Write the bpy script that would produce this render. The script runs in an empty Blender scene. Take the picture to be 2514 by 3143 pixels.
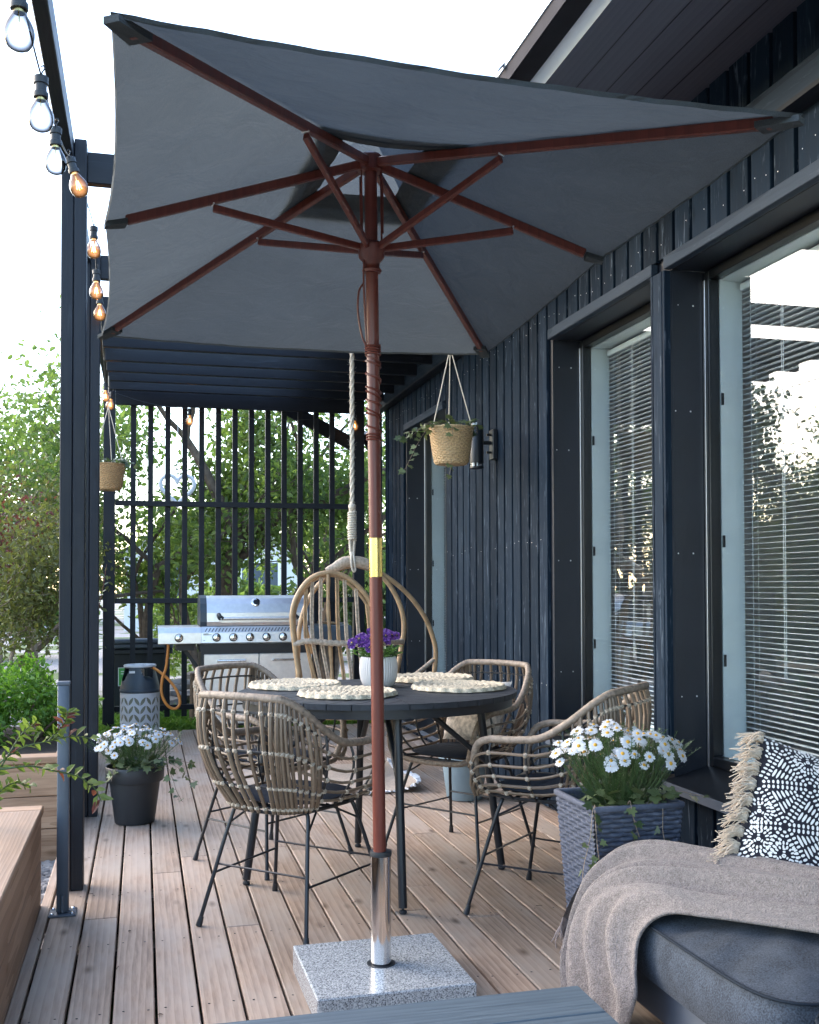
import bpy, math, random
import numpy as np
from mathutils import Vector, Matrix, Quaternion
R = math.radians
PI = math.pi
S = bpy.context.scene
COL = S.collection
random.seed(7)
rng = np.random.default_rng(7)

# ------------------------------------------------------------------ camera
cam = bpy.data.cameras.new('Camera')
camo = bpy.data.objects.new('Camera', cam)
COL.objects.link(camo)
cam.sensor_fit = 'HORIZONTAL'
cam.sensor_width = 36.0
cam.lens = 36.0 * 3200 / 2514
cam.shift_y = 143.5 / 2514
cam.clip_start = 0.05
cam.clip_end = 600
_m = Matrix(((0.9690, -0.0038, -0.2479), (-0.2479, -0.0250, -0.9685), (-0.0025, 1.0, -0.0252))).to_4x4()
camo.matrix_world = Matrix.Translation((0, 0, 1.22)) @ _m.to_quaternion().to_matrix().to_4x4()
S.camera = camo

# ------------------------------------------------------------------ world, sun, exposure
SUN_EL, SUN_AZ = R(27), R(-50)          # azimuth from +Y (away from camera), negative = towards the left
w = bpy.data.worlds.new('World')
S.world = w
w.use_nodes = True
nt = w.node_tree
sky = nt.nodes.new('ShaderNodeTexSky')
sky.sky_type = 'NISHITA'
sky.sun_disc = False
sky.sun_elevation = SUN_EL
sky.sun_rotation = SUN_AZ
sky.air_density = 1.0
sky.dust_density = 1.3
sky.ozone_density = 1.0
bg = nt.nodes['Background']
nt.links.new(sky.outputs[0], bg.inputs[0])
bg.inputs[1].default_value = 0.15
sl = bpy.data.lights.new('Sun', 'SUN')
sl.energy = 0.5
sl.angle = R(80)
sl.color = (1.0, 0.80, 0.58)
so = bpy.data.objects.new('Sun', sl)
COL.objects.link(so)
so.rotation_euler = (R(90) - SUN_EL, 0, PI - SUN_AZ)
so.location = (-6, 14, 9)
S.view_settings.view_transform = 'Standard'
S.view_settings.look = 'None'
S.view_settings.gamma = 1
S.view_settings.exposure = 2.65
S.cycles.max_bounces = 10
S.cycles.transparent_max_bounces = 24
S.cycles.use_adaptive_sampling = True
S.cycles.caustics_reflective = False
S.cycles.caustics_refractive = False
try:
    S.cycles.use_denoising = True
    S.cycles.denoiser = 'OPENIMAGEDENOISE'
except Exception:
    pass

# ------------------------------------------------------------------ materials
def new_mat(name):
    m = bpy.data.materials.new(name)
    m.use_nodes = True
    b = m.node_tree.nodes['Principled BSDF']
    return m, m.node_tree, b

def ramp(nt, src, stops):
    r = nt.nodes.new('ShaderNodeValToRGB')
    el = r.color_ramp.elements
    while len(el) < len(stops):
        el.new(0.5)
    for e, (p, c) in zip(el, stops):
        e.position = p
        e.color = (*c, 1)
    nt.links.new(src, r.inputs[0])
    return r.outputs[0]

def bump(nt, b, src, strength, dist=0.01):
    n = nt.nodes.new('ShaderNodeBump')
    n.inputs['Strength'].default_value = strength
    n.inputs['Distance'].default_value = dist
    nt.links.new(src, n.inputs['Height'])
    nt.links.new(n.outputs[0], b.inputs['Normal'])

def noise(nt, vec, scale, detail=3, rough=0.55, dist=0.0):
    n = nt.nodes.new('ShaderNodeTexNoise')
    n.inputs['Scale'].default_value = scale
    n.inputs['Detail'].default_value = detail
    n.inputs['Roughness'].default_value = rough
    n.inputs['Distortion'].default_value = dist
    if vec is not None:
        nt.links.new(vec, n.inputs['Vector'])
    return n.outputs['Fac']

def mixc(nt, fac, a, b, mode='MIX'):
    n = nt.nodes.new('ShaderNodeMix')
    n.data_type = 'RGBA'
    n.blend_type = mode
    for s, v in ((n.inputs[0], fac), (n.inputs[6], a), (n.inputs[7], b)):
        if hasattr(v, 'links') or isinstance(v, bpy.types.NodeSocket):
            nt.links.new(v, s)
        elif isinstance(v, (int, float)):
            s.default_value = v
        else:
            s.default_value = (*v, 1)
    return n.outputs[2]

def math_(nt, op, a, b=None):
    n = nt.nodes.new('ShaderNodeMath')
    n.operation = op
    for s, v in ((n.inputs[0], a), (n.inputs[1], b)):
        if v is None:
            continue
        if isinstance(v, (int, float)):
            s.default_value = v
        else:
            nt.links.new(v, s)
    return n.outputs[0]

def coords(nt, island=True, scale=(1, 1, 1)):
    tc = nt.nodes.new('ShaderNodeTexCoord')
    v = tc.outputs['Object']
    if island:
        g = nt.nodes.new('ShaderNodeNewGeometry')
        mm = math_(nt, 'MULTIPLY', g.outputs['Random Per Island'], 37.0)
        a = nt.nodes.new('ShaderNodeVectorMath')
        a.operation = 'ADD'
        nt.links.new(v, a.inputs[0])
        nt.links.new(mm, a.inputs[1])
        v = a.outputs[0]
    mp = nt.nodes.new('ShaderNodeMapping')
    mp.inputs['Scale'].default_value = scale
    nt.links.new(v, mp.inputs['Vector'])
    return mp.outputs[0]

def plain(name, c, rough=0.5, metal=0.0, var=0.15, nscale=8, bmp=0.0, bscale=60, spec=0.5, coat=0.0):
    m, nt, b = new_mat(name)
    v = coords(nt, False)
    f = noise(nt, v, nscale, 4)
    c0 = tuple(x * (1 - var) for x in c)
    c1 = tuple(min(1, x * (1 + var)) for x in c)
    nt.links.new(ramp(nt, f, [(0.3, c0), (0.7, c1)]), b.inputs['Base Color'])
    b.inputs['Roughness'].default_value = rough
    b.inputs['Metallic'].default_value = metal
    b.inputs['Specular IOR Level'].default_value = spec
    b.inputs['Coat Weight'].default_value = coat
    if bmp:
        bump(nt, b, noise(nt, v, bscale, 3), bmp, 0.004)
    return m

def wood(name, dark, mid, light, axis, rough=0.6, rings=26, knots=True, islandvar=0.25, bmp=0.25, knotcol=None, spec=0.4, scuff=0.0, grey=None, wave=0.16, finew=0.45, knotw=0.7):
    m, nt, b = new_mat(name)
    st = [1.0, 1.0, 1.0]
    st[axis] = 0.07
    v = coords(nt, True, tuple(st))
    fine = noise(nt, v, 95, 5, 0.65)
    big = noise(nt, v, 9, 3, 0.5)
    wv = nt.nodes.new('ShaderNodeTexWave')
    wv.wave_type = 'BANDS'
    wv.bands_direction = 'X' if axis != 0 else 'Y'
    wv.wave_profile = 'SAW'
    wv.inputs['Scale'].default_value = rings
    wv.inputs['Distortion'].default_value = 9
    wv.inputs['Detail'].default_value = 2
    wv.inputs['Detail Scale'].default_value = 0.55
    nt.links.new(v, wv.inputs['Vector'])
    f = math_(nt, 'ADD', math_(nt, 'MULTIPLY', math_(nt, 'ADD', fine, 0.5 * (0.45 / finew - 1)), finew), math_(nt, 'MULTIPLY', wv.outputs['Fac'], wave))
    f = math_(nt, 'ADD', f, math_(nt, 'MULTIPLY', big, 0.44 - wave * .9))
    col = ramp(nt, f, [(0.30, dark), (0.52, mid), (0.80, light)])
    if grey:
        v2 = coords(nt, True, tuple(0.35 if i == axis else 1.0 for i in range(3)))
        gf = ramp(nt, noise(nt, v2, 5, 4, 0.6), [(0.42, (0, 0, 0)), (0.68, (1, 1, 1))])
        col = mixc(nt, math_(nt, 'MULTIPLY', gf, 0.75), col, grey)
    if islandvar:
        g = nt.nodes.new('ShaderNodeNewGeometry')
        lo = 1 - islandvar
        k = ramp(nt, g.outputs['Random Per Island'], [(0.0, (lo, lo, lo * 0.97)), (1.0, (1.12, 1.08, 1.04))])
        col = mixc(nt, 1.0, col, k, 'MULTIPLY')
    if knots:
        kt = [8.5, 8.5, 8.5]
        kt[axis] = 3.4
        v3 = coords(nt, True, tuple(kt))
        vo = nt.nodes.new('ShaderNodeTexVoronoi')
        vo.inputs['Scale'].default_value = 1.0
        nt.links.new(v3, vo.inputs['Vector'])
        kf = ramp(nt, vo.outputs['Distance'], [(0.02, (1, 1, 1)), (0.10, (0.45, 0.45, 0.45)), (0.17, (0, 0, 0))])
        col = mixc(nt, math_(nt, 'MULTIPLY', kf, knotw), col, knotcol or tuple(x * 0.35 for x in dark))
    if scuff:
        v4 = coords(nt, True, tuple(0.12 if i == axis else 1.3 for i in range(3)))
        sf = ramp(nt, noise(nt, v4, 26, 4, 0.7, 1.5), [(0.58, (0, 0, 0)), (0.71, (1, 1, 1))])
        col = mixc(nt, math_(nt, 'MULTIPLY', sf, scuff), col, (0.16, 0.2, 0.25))
    nt.links.new(col, b.inputs['Base Color'])
    b.inputs['Specular IOR Level'].default_value = spec
    rr = ramp(nt, fine, [(0.3, (rough - 0.1,) * 3), (0.7, (rough + 0.12,) * 3)])
    nt.links.new(rr, b.inputs['Roughness'])
    bump(nt, b, f, bmp, 0.004)
    return m

def leafmat(name, c0, c1, trans=0.45, rough=0.5):
    m, nt, b = new_mat(name)
    g = nt.nodes.new('ShaderNodeNewGeometry')
    col = ramp(nt, g.outputs['Random Per Island'], [(0.0, c0), (1.0, c1)])
    nt.links.new(col, b.inputs['Base Color'])
    b.inputs['Roughness'].default_value = rough
    t = nt.nodes.new('ShaderNodeBsdfTranslucent')
    tc = mixc(nt, 1.0, col, (1.5, 1.6, 0.9), 'MULTIPLY')
    nt.links.new(tc, t.inputs[0])
    mx = nt.nodes.new('ShaderNodeMixShader')
    mx.inputs[0].default_value = trans
    nt.links.new(b.outputs[0], mx.inputs[1])
    nt.links.new(t.outputs[0], mx.inputs[2])
    nt.links.new(mx.outputs[0], nt.nodes['Material Output'].inputs[0])
    return m

def fabric(name, c, weave=900, var=0.25, bmp=0.3, trans=0.0, rough=0.9, blotch=6, sheen=0.2, wrinkle=0.0, bdist=0.002):
    m, nt, b = new_mat(name)
    v = coords(nt, False)
    f = noise(nt, v, weave, 1, 0.5)
    f2 = noise(nt, v, blotch, 4, 0.6)
    k = math_(nt, 'ADD', math_(nt, 'MULTIPLY', f, 0.6), math_(nt, 'MULTIPLY', f2, 0.4))
    col = ramp(nt, k, [(0.32, tuple(x * (1 - var) for x in c)), (0.68, tuple(min(1, x * (1 + var)) for x in c))])
    nt.links.new(col, b.inputs['Base Color'])
    b.inputs['Roughness'].default_value = rough
    b.inputs['Specular IOR Level'].default_value = 0.2
    b.inputs['Sheen Weight'].default_value = sheen
    if wrinkle:
        wr = noise(nt, coords(nt, False, (1, 1, 3)), 7, 3, 0.5, 0.6)
        f = math_(nt, 'ADD', math_(nt, 'MULTIPLY', f, 0.06), math_(nt, 'MULTIPLY', wr, wrinkle * 6))
        bump(nt, b, f, 0.8, 0.012)
    else:
        bump(nt, b, f, bmp, bdist)
    if trans:
        t = nt.nodes.new('ShaderNodeBsdfTranslucent')
        nt.links.new(col, t.inputs[0])
        mx = nt.nodes.new('ShaderNodeMixShader')
        mx.inputs[0].default_value = trans
        nt.links.new(b.outputs[0], mx.inputs[1])
        nt.links.new(t.outputs[0], mx.inputs[2])
        nt.links.new(mx.outputs[0], nt.nodes['Material Output'].inputs[0])
    return m

def glassmat(name, k, tint=(1, 1, 1), rough=0.0, base=0.0):
    m, nt, b = new_mat(name)
    nt.nodes.remove(b)
    tr = nt.nodes.new('ShaderNodeBsdfTransparent')
    tr.inputs[0].default_value = (*tint, 1)
    gl = nt.nodes.new('ShaderNodeBsdfGlossy')
    gl.inputs['Roughness'].default_value = rough
    fr = nt.nodes.new('ShaderNodeFresnel')
    fr.inputs['IOR'].default_value = 1.5
    fac = math_(nt, 'ADD', math_(nt, 'MULTIPLY', fr.outputs[0], k), base)
    fac = math_(nt, 'MINIMUM', fac, 1.0)
    ge = nt.nodes.new('ShaderNodeNewGeometry')       # only the outer face of a sheet reflects
    fac = math_(nt, 'MULTIPLY', fac, math_(nt, 'SUBTRACT', 1.0, ge.outputs['Backfacing']))
    mx = nt.nodes.new('ShaderNodeMixShader')
    nt.links.new(fac, mx.inputs[0])
    nt.links.new(tr.outputs[0], mx.inputs[1])
    nt.links.new(gl.outputs[0], mx.inputs[2])
    nt.links.new(mx.outputs[0], nt.nodes['Material Output'].inputs[0])
    return m

def emit(name, c, s):
    m, nt, b = new_mat(name)
    b.inputs['Emission Color'].default_value = (*c, 1)
    b.inputs['Emission Strength'].default_value = s
    b.inputs['Base Color'].default_value = (*c, 1)
    return m

BW = dict(dark=(0.008, 0.0108, 0.017), mid=(0.0138, 0.018, 0.0268), light=(0.026, 0.032, 0.044), wave=0.08, bmp=0.12, spec=0.3)
M = {}
M['blackx'] = wood('BlackStainX', axis=0, rings=18, scuff=0.1, rough=0.5, **BW)
M['blacky'] = wood('BlackStainY', axis=1, rings=18, scuff=0.1, rough=0.5, **BW)
M['blackz'] = wood('BlackStainZ', axis=2, rings=18, scuff=0.08, rough=0.5, **BW)
M['clad'] = wood('BlackCladding', (0.0085, 0.0168, 0.0305), (0.0138, 0.0258, 0.0440), (0.045, 0.073, 0.108), 2, rough=0.66, rings=9, scuff=0.6, islandvar=0.4, bmp=0.3, spec=0.07)
M['ledger'] = wood('GreyBlueLedger', (0.022, 0.034, 0.052), (0.036, 0.053, 0.078), (0.07, 0.09, 0.12), 1, rough=0.62, rings=10, scuff=0.3, spec=0.12)
M['soffit'] = wood('SoffitBoard', (0.105, 0.115, 0.16), (0.13, 0.14, 0.19), (0.155, 0.165, 0.215), 1, rough=0.7, rings=10, knots=False)
M['reveal'] = plain('WindowRevealPaint', (0.010, 0.014, 0.022), 0.45, var=0.2, nscale=3)
M['frame'] = plain('BlackWindowFrame', (0.006, 0.008, 0.011), 0.3, var=0.1)
M['jamb'] = plain('PaleInnerJamb', (0.74, 0.80, 0.79), 0.5, var=0.03)
M['deck'] = wood('DeckLarch', (0.22, 0.152, 0.112), (0.41, 0.310, 0.240), (0.515, 0.415, 0.335), 1, rough=0.6, rings=13, islandvar=0.13, bmp=0.2, knotcol=(0.085, 0.052, 0.034), grey=(0.41, 0.36, 0.32), wave=0.18, finew=0.62, knotw=0.9)
M['boxwoody'] = wood('PlanterPineY', (0.20, 0.125, 0.08), (0.36, 0.25, 0.178), (0.48, 0.37, 0.29), 1, rough=0.6, rings=24, islandvar=0.15, knotcol=(0.14, 0.07, 0.03))
M['boxwoodx'] = wood('PlanterPineX', (0.25, 0.145, 0.085), (0.43, 0.28, 0.18), (0.54, 0.39, 0.28), 0, rough=0.6, rings=24, islandvar=0.15, knotcol=(0.16, 0.08, 0.035))
M['tablewood'] = wood('GreyBlueTableWood', (0.055, 0.076, 0.10), (0.09, 0.124, 0.158), (0.14, 0.18, 0.22), 0, rough=0.5, rings=20, knots=False, islandvar=0.12)
M['blacktop'] = wood('CharcoalTableSlat', (0.018, 0.022, 0.030), (0.028, 0.034, 0.045), (0.045, 0.052, 0.066), 0, rough=0.5, rings=20, knots=False, islandvar=0.1, bmp=0.1)
M['redwood'] = wood('RedBrownParasolWood', (0.09, 0.021, 0.014), (0.138, 0.032, 0.022), (0.185, 0.048, 0.033), 2, rough=0.38, rings=12, knots=False, islandvar=0.1, bmp=0.08, spec=0.5)
M['canopy'] = fabric('GreyParasolCloth', (0.078, 0.092, 0.101), 420, 0.18, 0.25, trans=0.40, blotch=3, sheen=0.1, wrinkle=0.5)
M['canopycap'] = fabric('LitVentCloth', (0.105, 0.125, 0.14), 420, 0.18, 0.25, trans=0.55, blotch=3, sheen=0.1, wrinkle=0.5)  # same parasol cloth made paler, daylight through the vent put into its colour
M['chrome'] = plain('PolishedSteel', (0.72, 0.71, 0.70), 0.09, 1.0, var=0.03)
M['steel'] = plain('BrushedSteel', (0.78, 0.77, 0.76), 0.38, 1.0, var=0.06, nscale=30)
M['brass'] = plain('Brass', (0.86, 0.68, 0.26), 0.22, 1.0, var=0.05)
M['blackmetal'] = plain('BlackPowderSteel', (0.012, 0.015, 0.02), 0.4, 0.0, var=0.15)
M['greymetal'] = plain('GreyGalvanisedPost', (0.085, 0.105, 0.135), 0.45, 0.0, var=0.12)
M['darkplastic'] = plain('DarkPlastic', (0.018, 0.022, 0.027), 0.5, var=0.12)
M['slateplastic'] = plain('SlatePlastic', (0.045, 0.065, 0.085), 0.45, var=0.1)
M['palegrey'] = plain('PaleGreyPlastic', (0.70, 0.72, 0.75), 0.45, var=0.05)
M['olive'] = plain('OliveComposite', (0.24, 0.24, 0.17), 0.5, var=0.12)
M['orange'] = plain('OrangeHose', (0.72, 0.26, 0.045), 0.4, var=0.1)
M['white'] = plain('WhitePaint', (0.78, 0.79, 0.80), 0.5, var=0.04)
M['green'] = plain('GreenBinLabel', (0.10, 0.42, 0.10), 0.5, var=0.2, nscale=30)
M['bluepot'] = plain('BlueGreyPot', (0.22, 0.30, 0.345), 0.6, var=0.12, nscale=5, bmp=0.1)
M['vase'] = plain('RibbedStoneware', (0.56, 0.55, 0.55), 0.55, var=0.05)
M['wicker'] = plain('GreyBlueWicker', (0.070, 0.083, 0.118), 0.72, var=0.18, nscale=90)
M['straw'] = plain('WovenStraw', (0.56, 0.40, 0.22), 0.7, var=0.35, nscale=110, bmp=0.3, bscale=300)
M['straw2'] = plain('WovenWillow', (0.50, 0.31, 0.15), 0.7, var=0.35, nscale=110, bmp=0.3, bscale=300)
M['cream'] = plain('CreamRope', (0.70, 0.62, 0.50), 0.85, var=0.25, nscale=140, bmp=0.5, bscale=260)
M['mat'] = plain('CrochetCotton', (0.56, 0.485, 0.36), 0.9, var=0.3, nscale=130, bmp=0.6, bscale=240)
M['rattan'] = plain('GreyRattanRod', (0.165, 0.112, 0.072), 0.5, var=0.4, nscale=22, bmp=0.2, bscale=120)
def islandplain(name, c0, c1, rough):
    m, nt, b = new_mat(name)
    g = nt.nodes.new('ShaderNodeNewGeometry')
    v = coords(nt, True)
    k = math_(nt, 'ADD', math_(nt, 'MULTIPLY', g.outputs['Random Per Island'], 0.55), math_(nt, 'MULTIPLY', noise(nt, v, 45, 4), 0.45))
    nt.links.new(ramp(nt, k, [(0.15, c0), (0.85, c1)]), b.inputs['Base Color'])
    b.inputs['Roughness'].default_value = rough
    bump(nt, b, noise(nt, v, 140, 3), 0.25, 0.003)
    return m
M['rattan'] = islandplain('GreyRattanRod', (0.075, 0.048, 0.030), (0.27, 0.20, 0.14), 0.48)
M['bind2'] = islandplain('PaleRattanBinding', (0.26, 0.205, 0.15), (0.52, 0.45, 0.36), 0.55)
M['rattanwrap'] = plain('RattanWrap', (0.265, 0.205, 0.155), 0.55, var=0.35, nscale=60, bmp=0.3, bscale=160)
M['bind'] = plain('PaleRattanBinding', (0.42, 0.35, 0.27), 0.55, var=0.35, nscale=70)
M['darkrod'] = plain('BlackRattanFrame', (0.014, 0.015, 0.018), 0.45, var=0.2)
M['cane'] = plain('HoneyCane', (0.44, 0.29, 0.16), 0.4, var=0.35, nscale=14, bmp=0.15)
M['canewrap'] = plain('GreyCaneWrap', (0.47, 0.38, 0.29), 0.55, var=0.35, nscale=60)
M['pad'] = fabric('SlateSeatPad', (0.017, 0.024, 0.037), 500, 0.3, 0.3, sheen=0.0)
M['sofa'] = fabric('BlueGreySofaCloth', (0.046, 0.057, 0.074), 260, 0.55, 0.6, blotch=14, sheen=0.03)
M['piping'] = fabric('DarkPiping', (0.013, 0.019, 0.028), 620, 0.2, 0.2, sheen=0.0)
M['blanket'] = fabric('TaupeBoucle', (0.205, 0.178, 0.166), 300, 0.45, 1.0, rough=1.0, blotch=70, bdist=0.004)
M['fringe'] = fabric('BoucleFringe', (0.27, 0.225, 0.21), 300, 0.2, 0.2)
M['pillow'] = fabric('NavyBlackPillow', (0.012, 0.013, 0.022), 500, 0.25, 0.2)
M['print'] = fabric('OffWhitePrint', (0.72, 0.71, 0.68), 500, 0.06, 0.1)
M['tassel'] = fabric('EcruTassel', (0.66, 0.55, 0.43), 300, 0.2, 0.3)
M['whitecushion'] = fabric('WhiteCushion', (0.72, 0.74, 0.78), 400, 0.08, 0.2)
M['floral'] = fabric('SpottedCushion', (0.62, 0.56, 0.50), 60, 0.4, 0.2, blotch=55)
M['jute'] = fabric('JuteRug', (0.42, 0.34, 0.27), 120, 0.3, 0.7)
M['petal'] = plain('DaisyPetal', (0.62, 0.63, 0.65), 0.6, var=0.05)
M['yellow'] = plain('DaisyEye', (0.62, 0.34, 0.03), 0.7, var=0.2, nscale=200)
M['pansy'] = leafmat('PansyPetal', (0.05, 0.015, 0.16), (0.17, 0.06, 0.36), 0.2)
M['pansyeye'] = plain('PansyEye', (0.02, 0.005, 0.05), 0.6)
M['daisyleaf'] = leafmat('DaisyLeaf', (0.035, 0.075, 0.032), (0.085, 0.15, 0.06), 0.25)
M['ivy'] = leafmat('IvyLeaf', (0.03, 0.055, 0.025), (0.16, 0.20, 0.09), 0.2, 0.35)
M['pansyleaf'] = leafmat('PansyLeaf', (0.04, 0.10, 0.02), (0.09, 0.20, 0.04), 0.3)
M['leafa'] = leafmat('AppleLeaf', (0.055, 0.098, 0.030), (0.165, 0.235, 0.07), 0.55)
M['leafb'] = leafmat('SpringLeaf', (0.075, 0.125, 0.036), (0.175, 0.245, 0.08), 0.5)
M['leafc'] = leafmat('DuskyLeaf', (0.10, 0.10, 0.04), (0.16, 0.18, 0.06))
M['leafred'] = leafmat('PlumLeaf', (0.09, 0.025, 0.03), (0.15, 0.05, 0.045))
M['lime'] = leafmat('LimeShrubLeaf', (0.07, 0.16, 0.02), (0.16, 0.30, 0.05))
M['conifer'] = leafmat('DeepGreenLeaf', (0.03, 0.055, 0.02), (0.08, 0.12, 0.035))
M['elder'] = leafmat('ElderLeaf', (0.09, 0.14, 0.035), (0.16, 0.21, 0.06))
M['bark'] = plain('Bark', (0.11, 0.08, 0.06), 0.9, var=0.45, nscale=14, bmp=0.9, bscale=30)
M['barkgrey'] = plain('PaleStem', (0.27, 0.21, 0.16), 0.85, var=0.3, nscale=14, bmp=0.5, bscale=30)
M['stem'] = plain('GreenStem', (0.06, 0.10, 0.035), 0.6, var=0.2)
M['soil'] = plain('Soil', (0.03, 0.022, 0.016), 0.95, var=0.4, nscale=60, bmp=0.8)
M['grass'] = leafmat('GrassBlade', (0.07, 0.15, 0.02), (0.14, 0.25, 0.05), 0.4)
M['rock'] = plain('RubbleStone', (0.26, 0.235, 0.215), 0.85, var=0.4, nscale=9, bmp=0.7)
def bulbglass():
    m, nt, b = new_mat('BulbGlass')
    nt.nodes.remove(b)
    lw = nt.nodes.new('ShaderNodeLayerWeight')
    lw.inputs['Blend'].default_value = 0.5
    tr = nt.nodes.new('ShaderNodeBsdfTransparent')
    nt.links.new(ramp(nt, lw.outputs['Facing'], [(0.10, (0.95, 0.95, 0.95)), (0.30, (0.52, 0.52, 0.53)), (0.52, (0.16, 0.16, 0.165)), (0.85, (0.02, 0.02, 0.025))]), tr.inputs[0])
    gl = nt.nodes.new('ShaderNodeBsdfGlossy')
    gl.inputs['Roughness'].default_value = 0.02
    ge = nt.nodes.new('ShaderNodeNewGeometry')
    fr = ramp(nt, lw.outputs['Facing'], [(0.0, (0.06, 0.06, 0.06)), (0.6, (0.10, 0.10, 0.10)), (1.0, (0.75, 0.75, 0.75))])
    fac = math_(nt, 'MULTIPLY', fr, math_(nt, 'SUBTRACT', 1.0, ge.outputs['Backfacing']))
    mx = nt.nodes.new('ShaderNodeMixShader')
    nt.links.new(fac, mx.inputs[0])
    nt.links.new(tr.outputs[0], mx.inputs[1])
    nt.links.new(gl.outputs[0], mx.inputs[2])
    nt.links.new(mx.outputs[0], nt.nodes['Material Output'].inputs[0])
    return m
M['clearbulb'] = bulbglass()
def litbulb():
    m = bulbglass(); m.name = 'LitBulbGlass'; nt = m.node_tree
    out = nt.nodes['Material Output']
    src = out.inputs[0].links[0].from_socket
    em = nt.nodes.new('ShaderNodeEmission')
    em.inputs[0].default_value = (1.0, 0.42, 0.12, 1)
    lw = nt.nodes.new('ShaderNodeLayerWeight'); lw.inputs['Blend'].default_value = 0.5
    nt.links.new(ramp(nt, lw.outputs['Facing'], [(0.0, (0.10, 0.10, 0.10)), (0.55, (0.012, 0.012, 0.012))]), em.inputs[1])
    ad = nt.nodes.new('ShaderNodeAddShader')
    nt.links.new(src, ad.inputs[0]); nt.links.new(em.outputs[0], ad.inputs[1])
    nt.links.new(ad.outputs[0], out.inputs[0])
    return m
M['litbulb'] = litbulb()
M['window'] = glassmat('WindowGlass', 1.75, (0.95, 0.98, 0.99), 0.0, 0.015)
M['lamplens'] = glassmat('LampLens', 1.5, (0.9, 0.9, 0.9), 0.05, 0.1)
M['filament'] = emit('WarmFilament', (1.0, 0.36, 0.07), 7)
M['dimfilament'] = emit('FaintFilament', (1.0, 0.72, 0.45), 2.5)
M['room'] = plain('DimRoomWall', (0.50, 0.50, 0.50), 0.8, var=0.06)
M['blind'] = plain('AluminiumBlindSlat', (0.80, 0.84, 0.86), 0.42, 0.0, var=0.03)
M['bluewhite'] = plain('PaleBlueFlashing', (0.66, 0.76, 0.84), 0.4, var=0.04)
M['houseplaster'] = plain('PaleRender', (0.62, 0.62, 0.62), 0.8, var=0.04)
M['roofgrey'] = plain('RoofSheet', (0.035, 0.034, 0.040), 0.8, var=0.15, spec=0.08)

def granite():
    m, nt, b = new_mat('PolishedGranite')
    v = coords(nt, False)
    f = noise(nt, v, 190, 2, 0.6)
    vo = nt.nodes.new('ShaderNodeTexVoronoi')
    vo.inputs['Scale'].default_value = 260
    nt.links.new(v, vo.inputs['Vector'])
    k = math_(nt, 'ADD', math_(nt, 'MULTIPLY', f, 0.7), math_(nt, 'MULTIPLY', vo.outputs['Distance'], 0.35))
    col = ramp(nt, k, [(0.36, (0.06, 0.065, 0.075)), (0.45, (0.23, 0.25, 0.27)), (0.58, (0.42, 0.45, 0.47)), (0.75, (0.60, 0.62, 0.63))])
    nt.links.new(col, b.inputs['Base Color'])
    b.inputs['Roughness'].default_value = 0.22
    return m
M['granite'] = granite()

def groundmat():
    m, nt, b = new_mat('GravelAndGrass')
    v = coords(nt, False)
    f = noise(nt, v, 38, 5, 0.7)
    g = noise(nt, v, 0.55, 4, 0.6)
    c1 = ramp(nt, f, [(0.3, (0.16, 0.15, 0.14)), (0.5, (0.33, 0.30, 0.29)), (0.7, (0.47, 0.44, 0.43))])
    c2 = ramp(nt, f, [(0.3, (0.05, 0.08, 0.02)), (0.7, (0.13, 0.18, 0.05))])
    k = ramp(nt, g, [(0.50, (0, 0, 0)), (0.56, (1, 1, 1))])
    nt.links.new(mixc(nt, k, c1, c2), b.inputs['Base Color'])
    b.inputs['Roughness'].default_value = 0.9
    bump(nt, b, f, 0.8, 0.02)
    return m
M['ground'] = groundmat()

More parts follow.
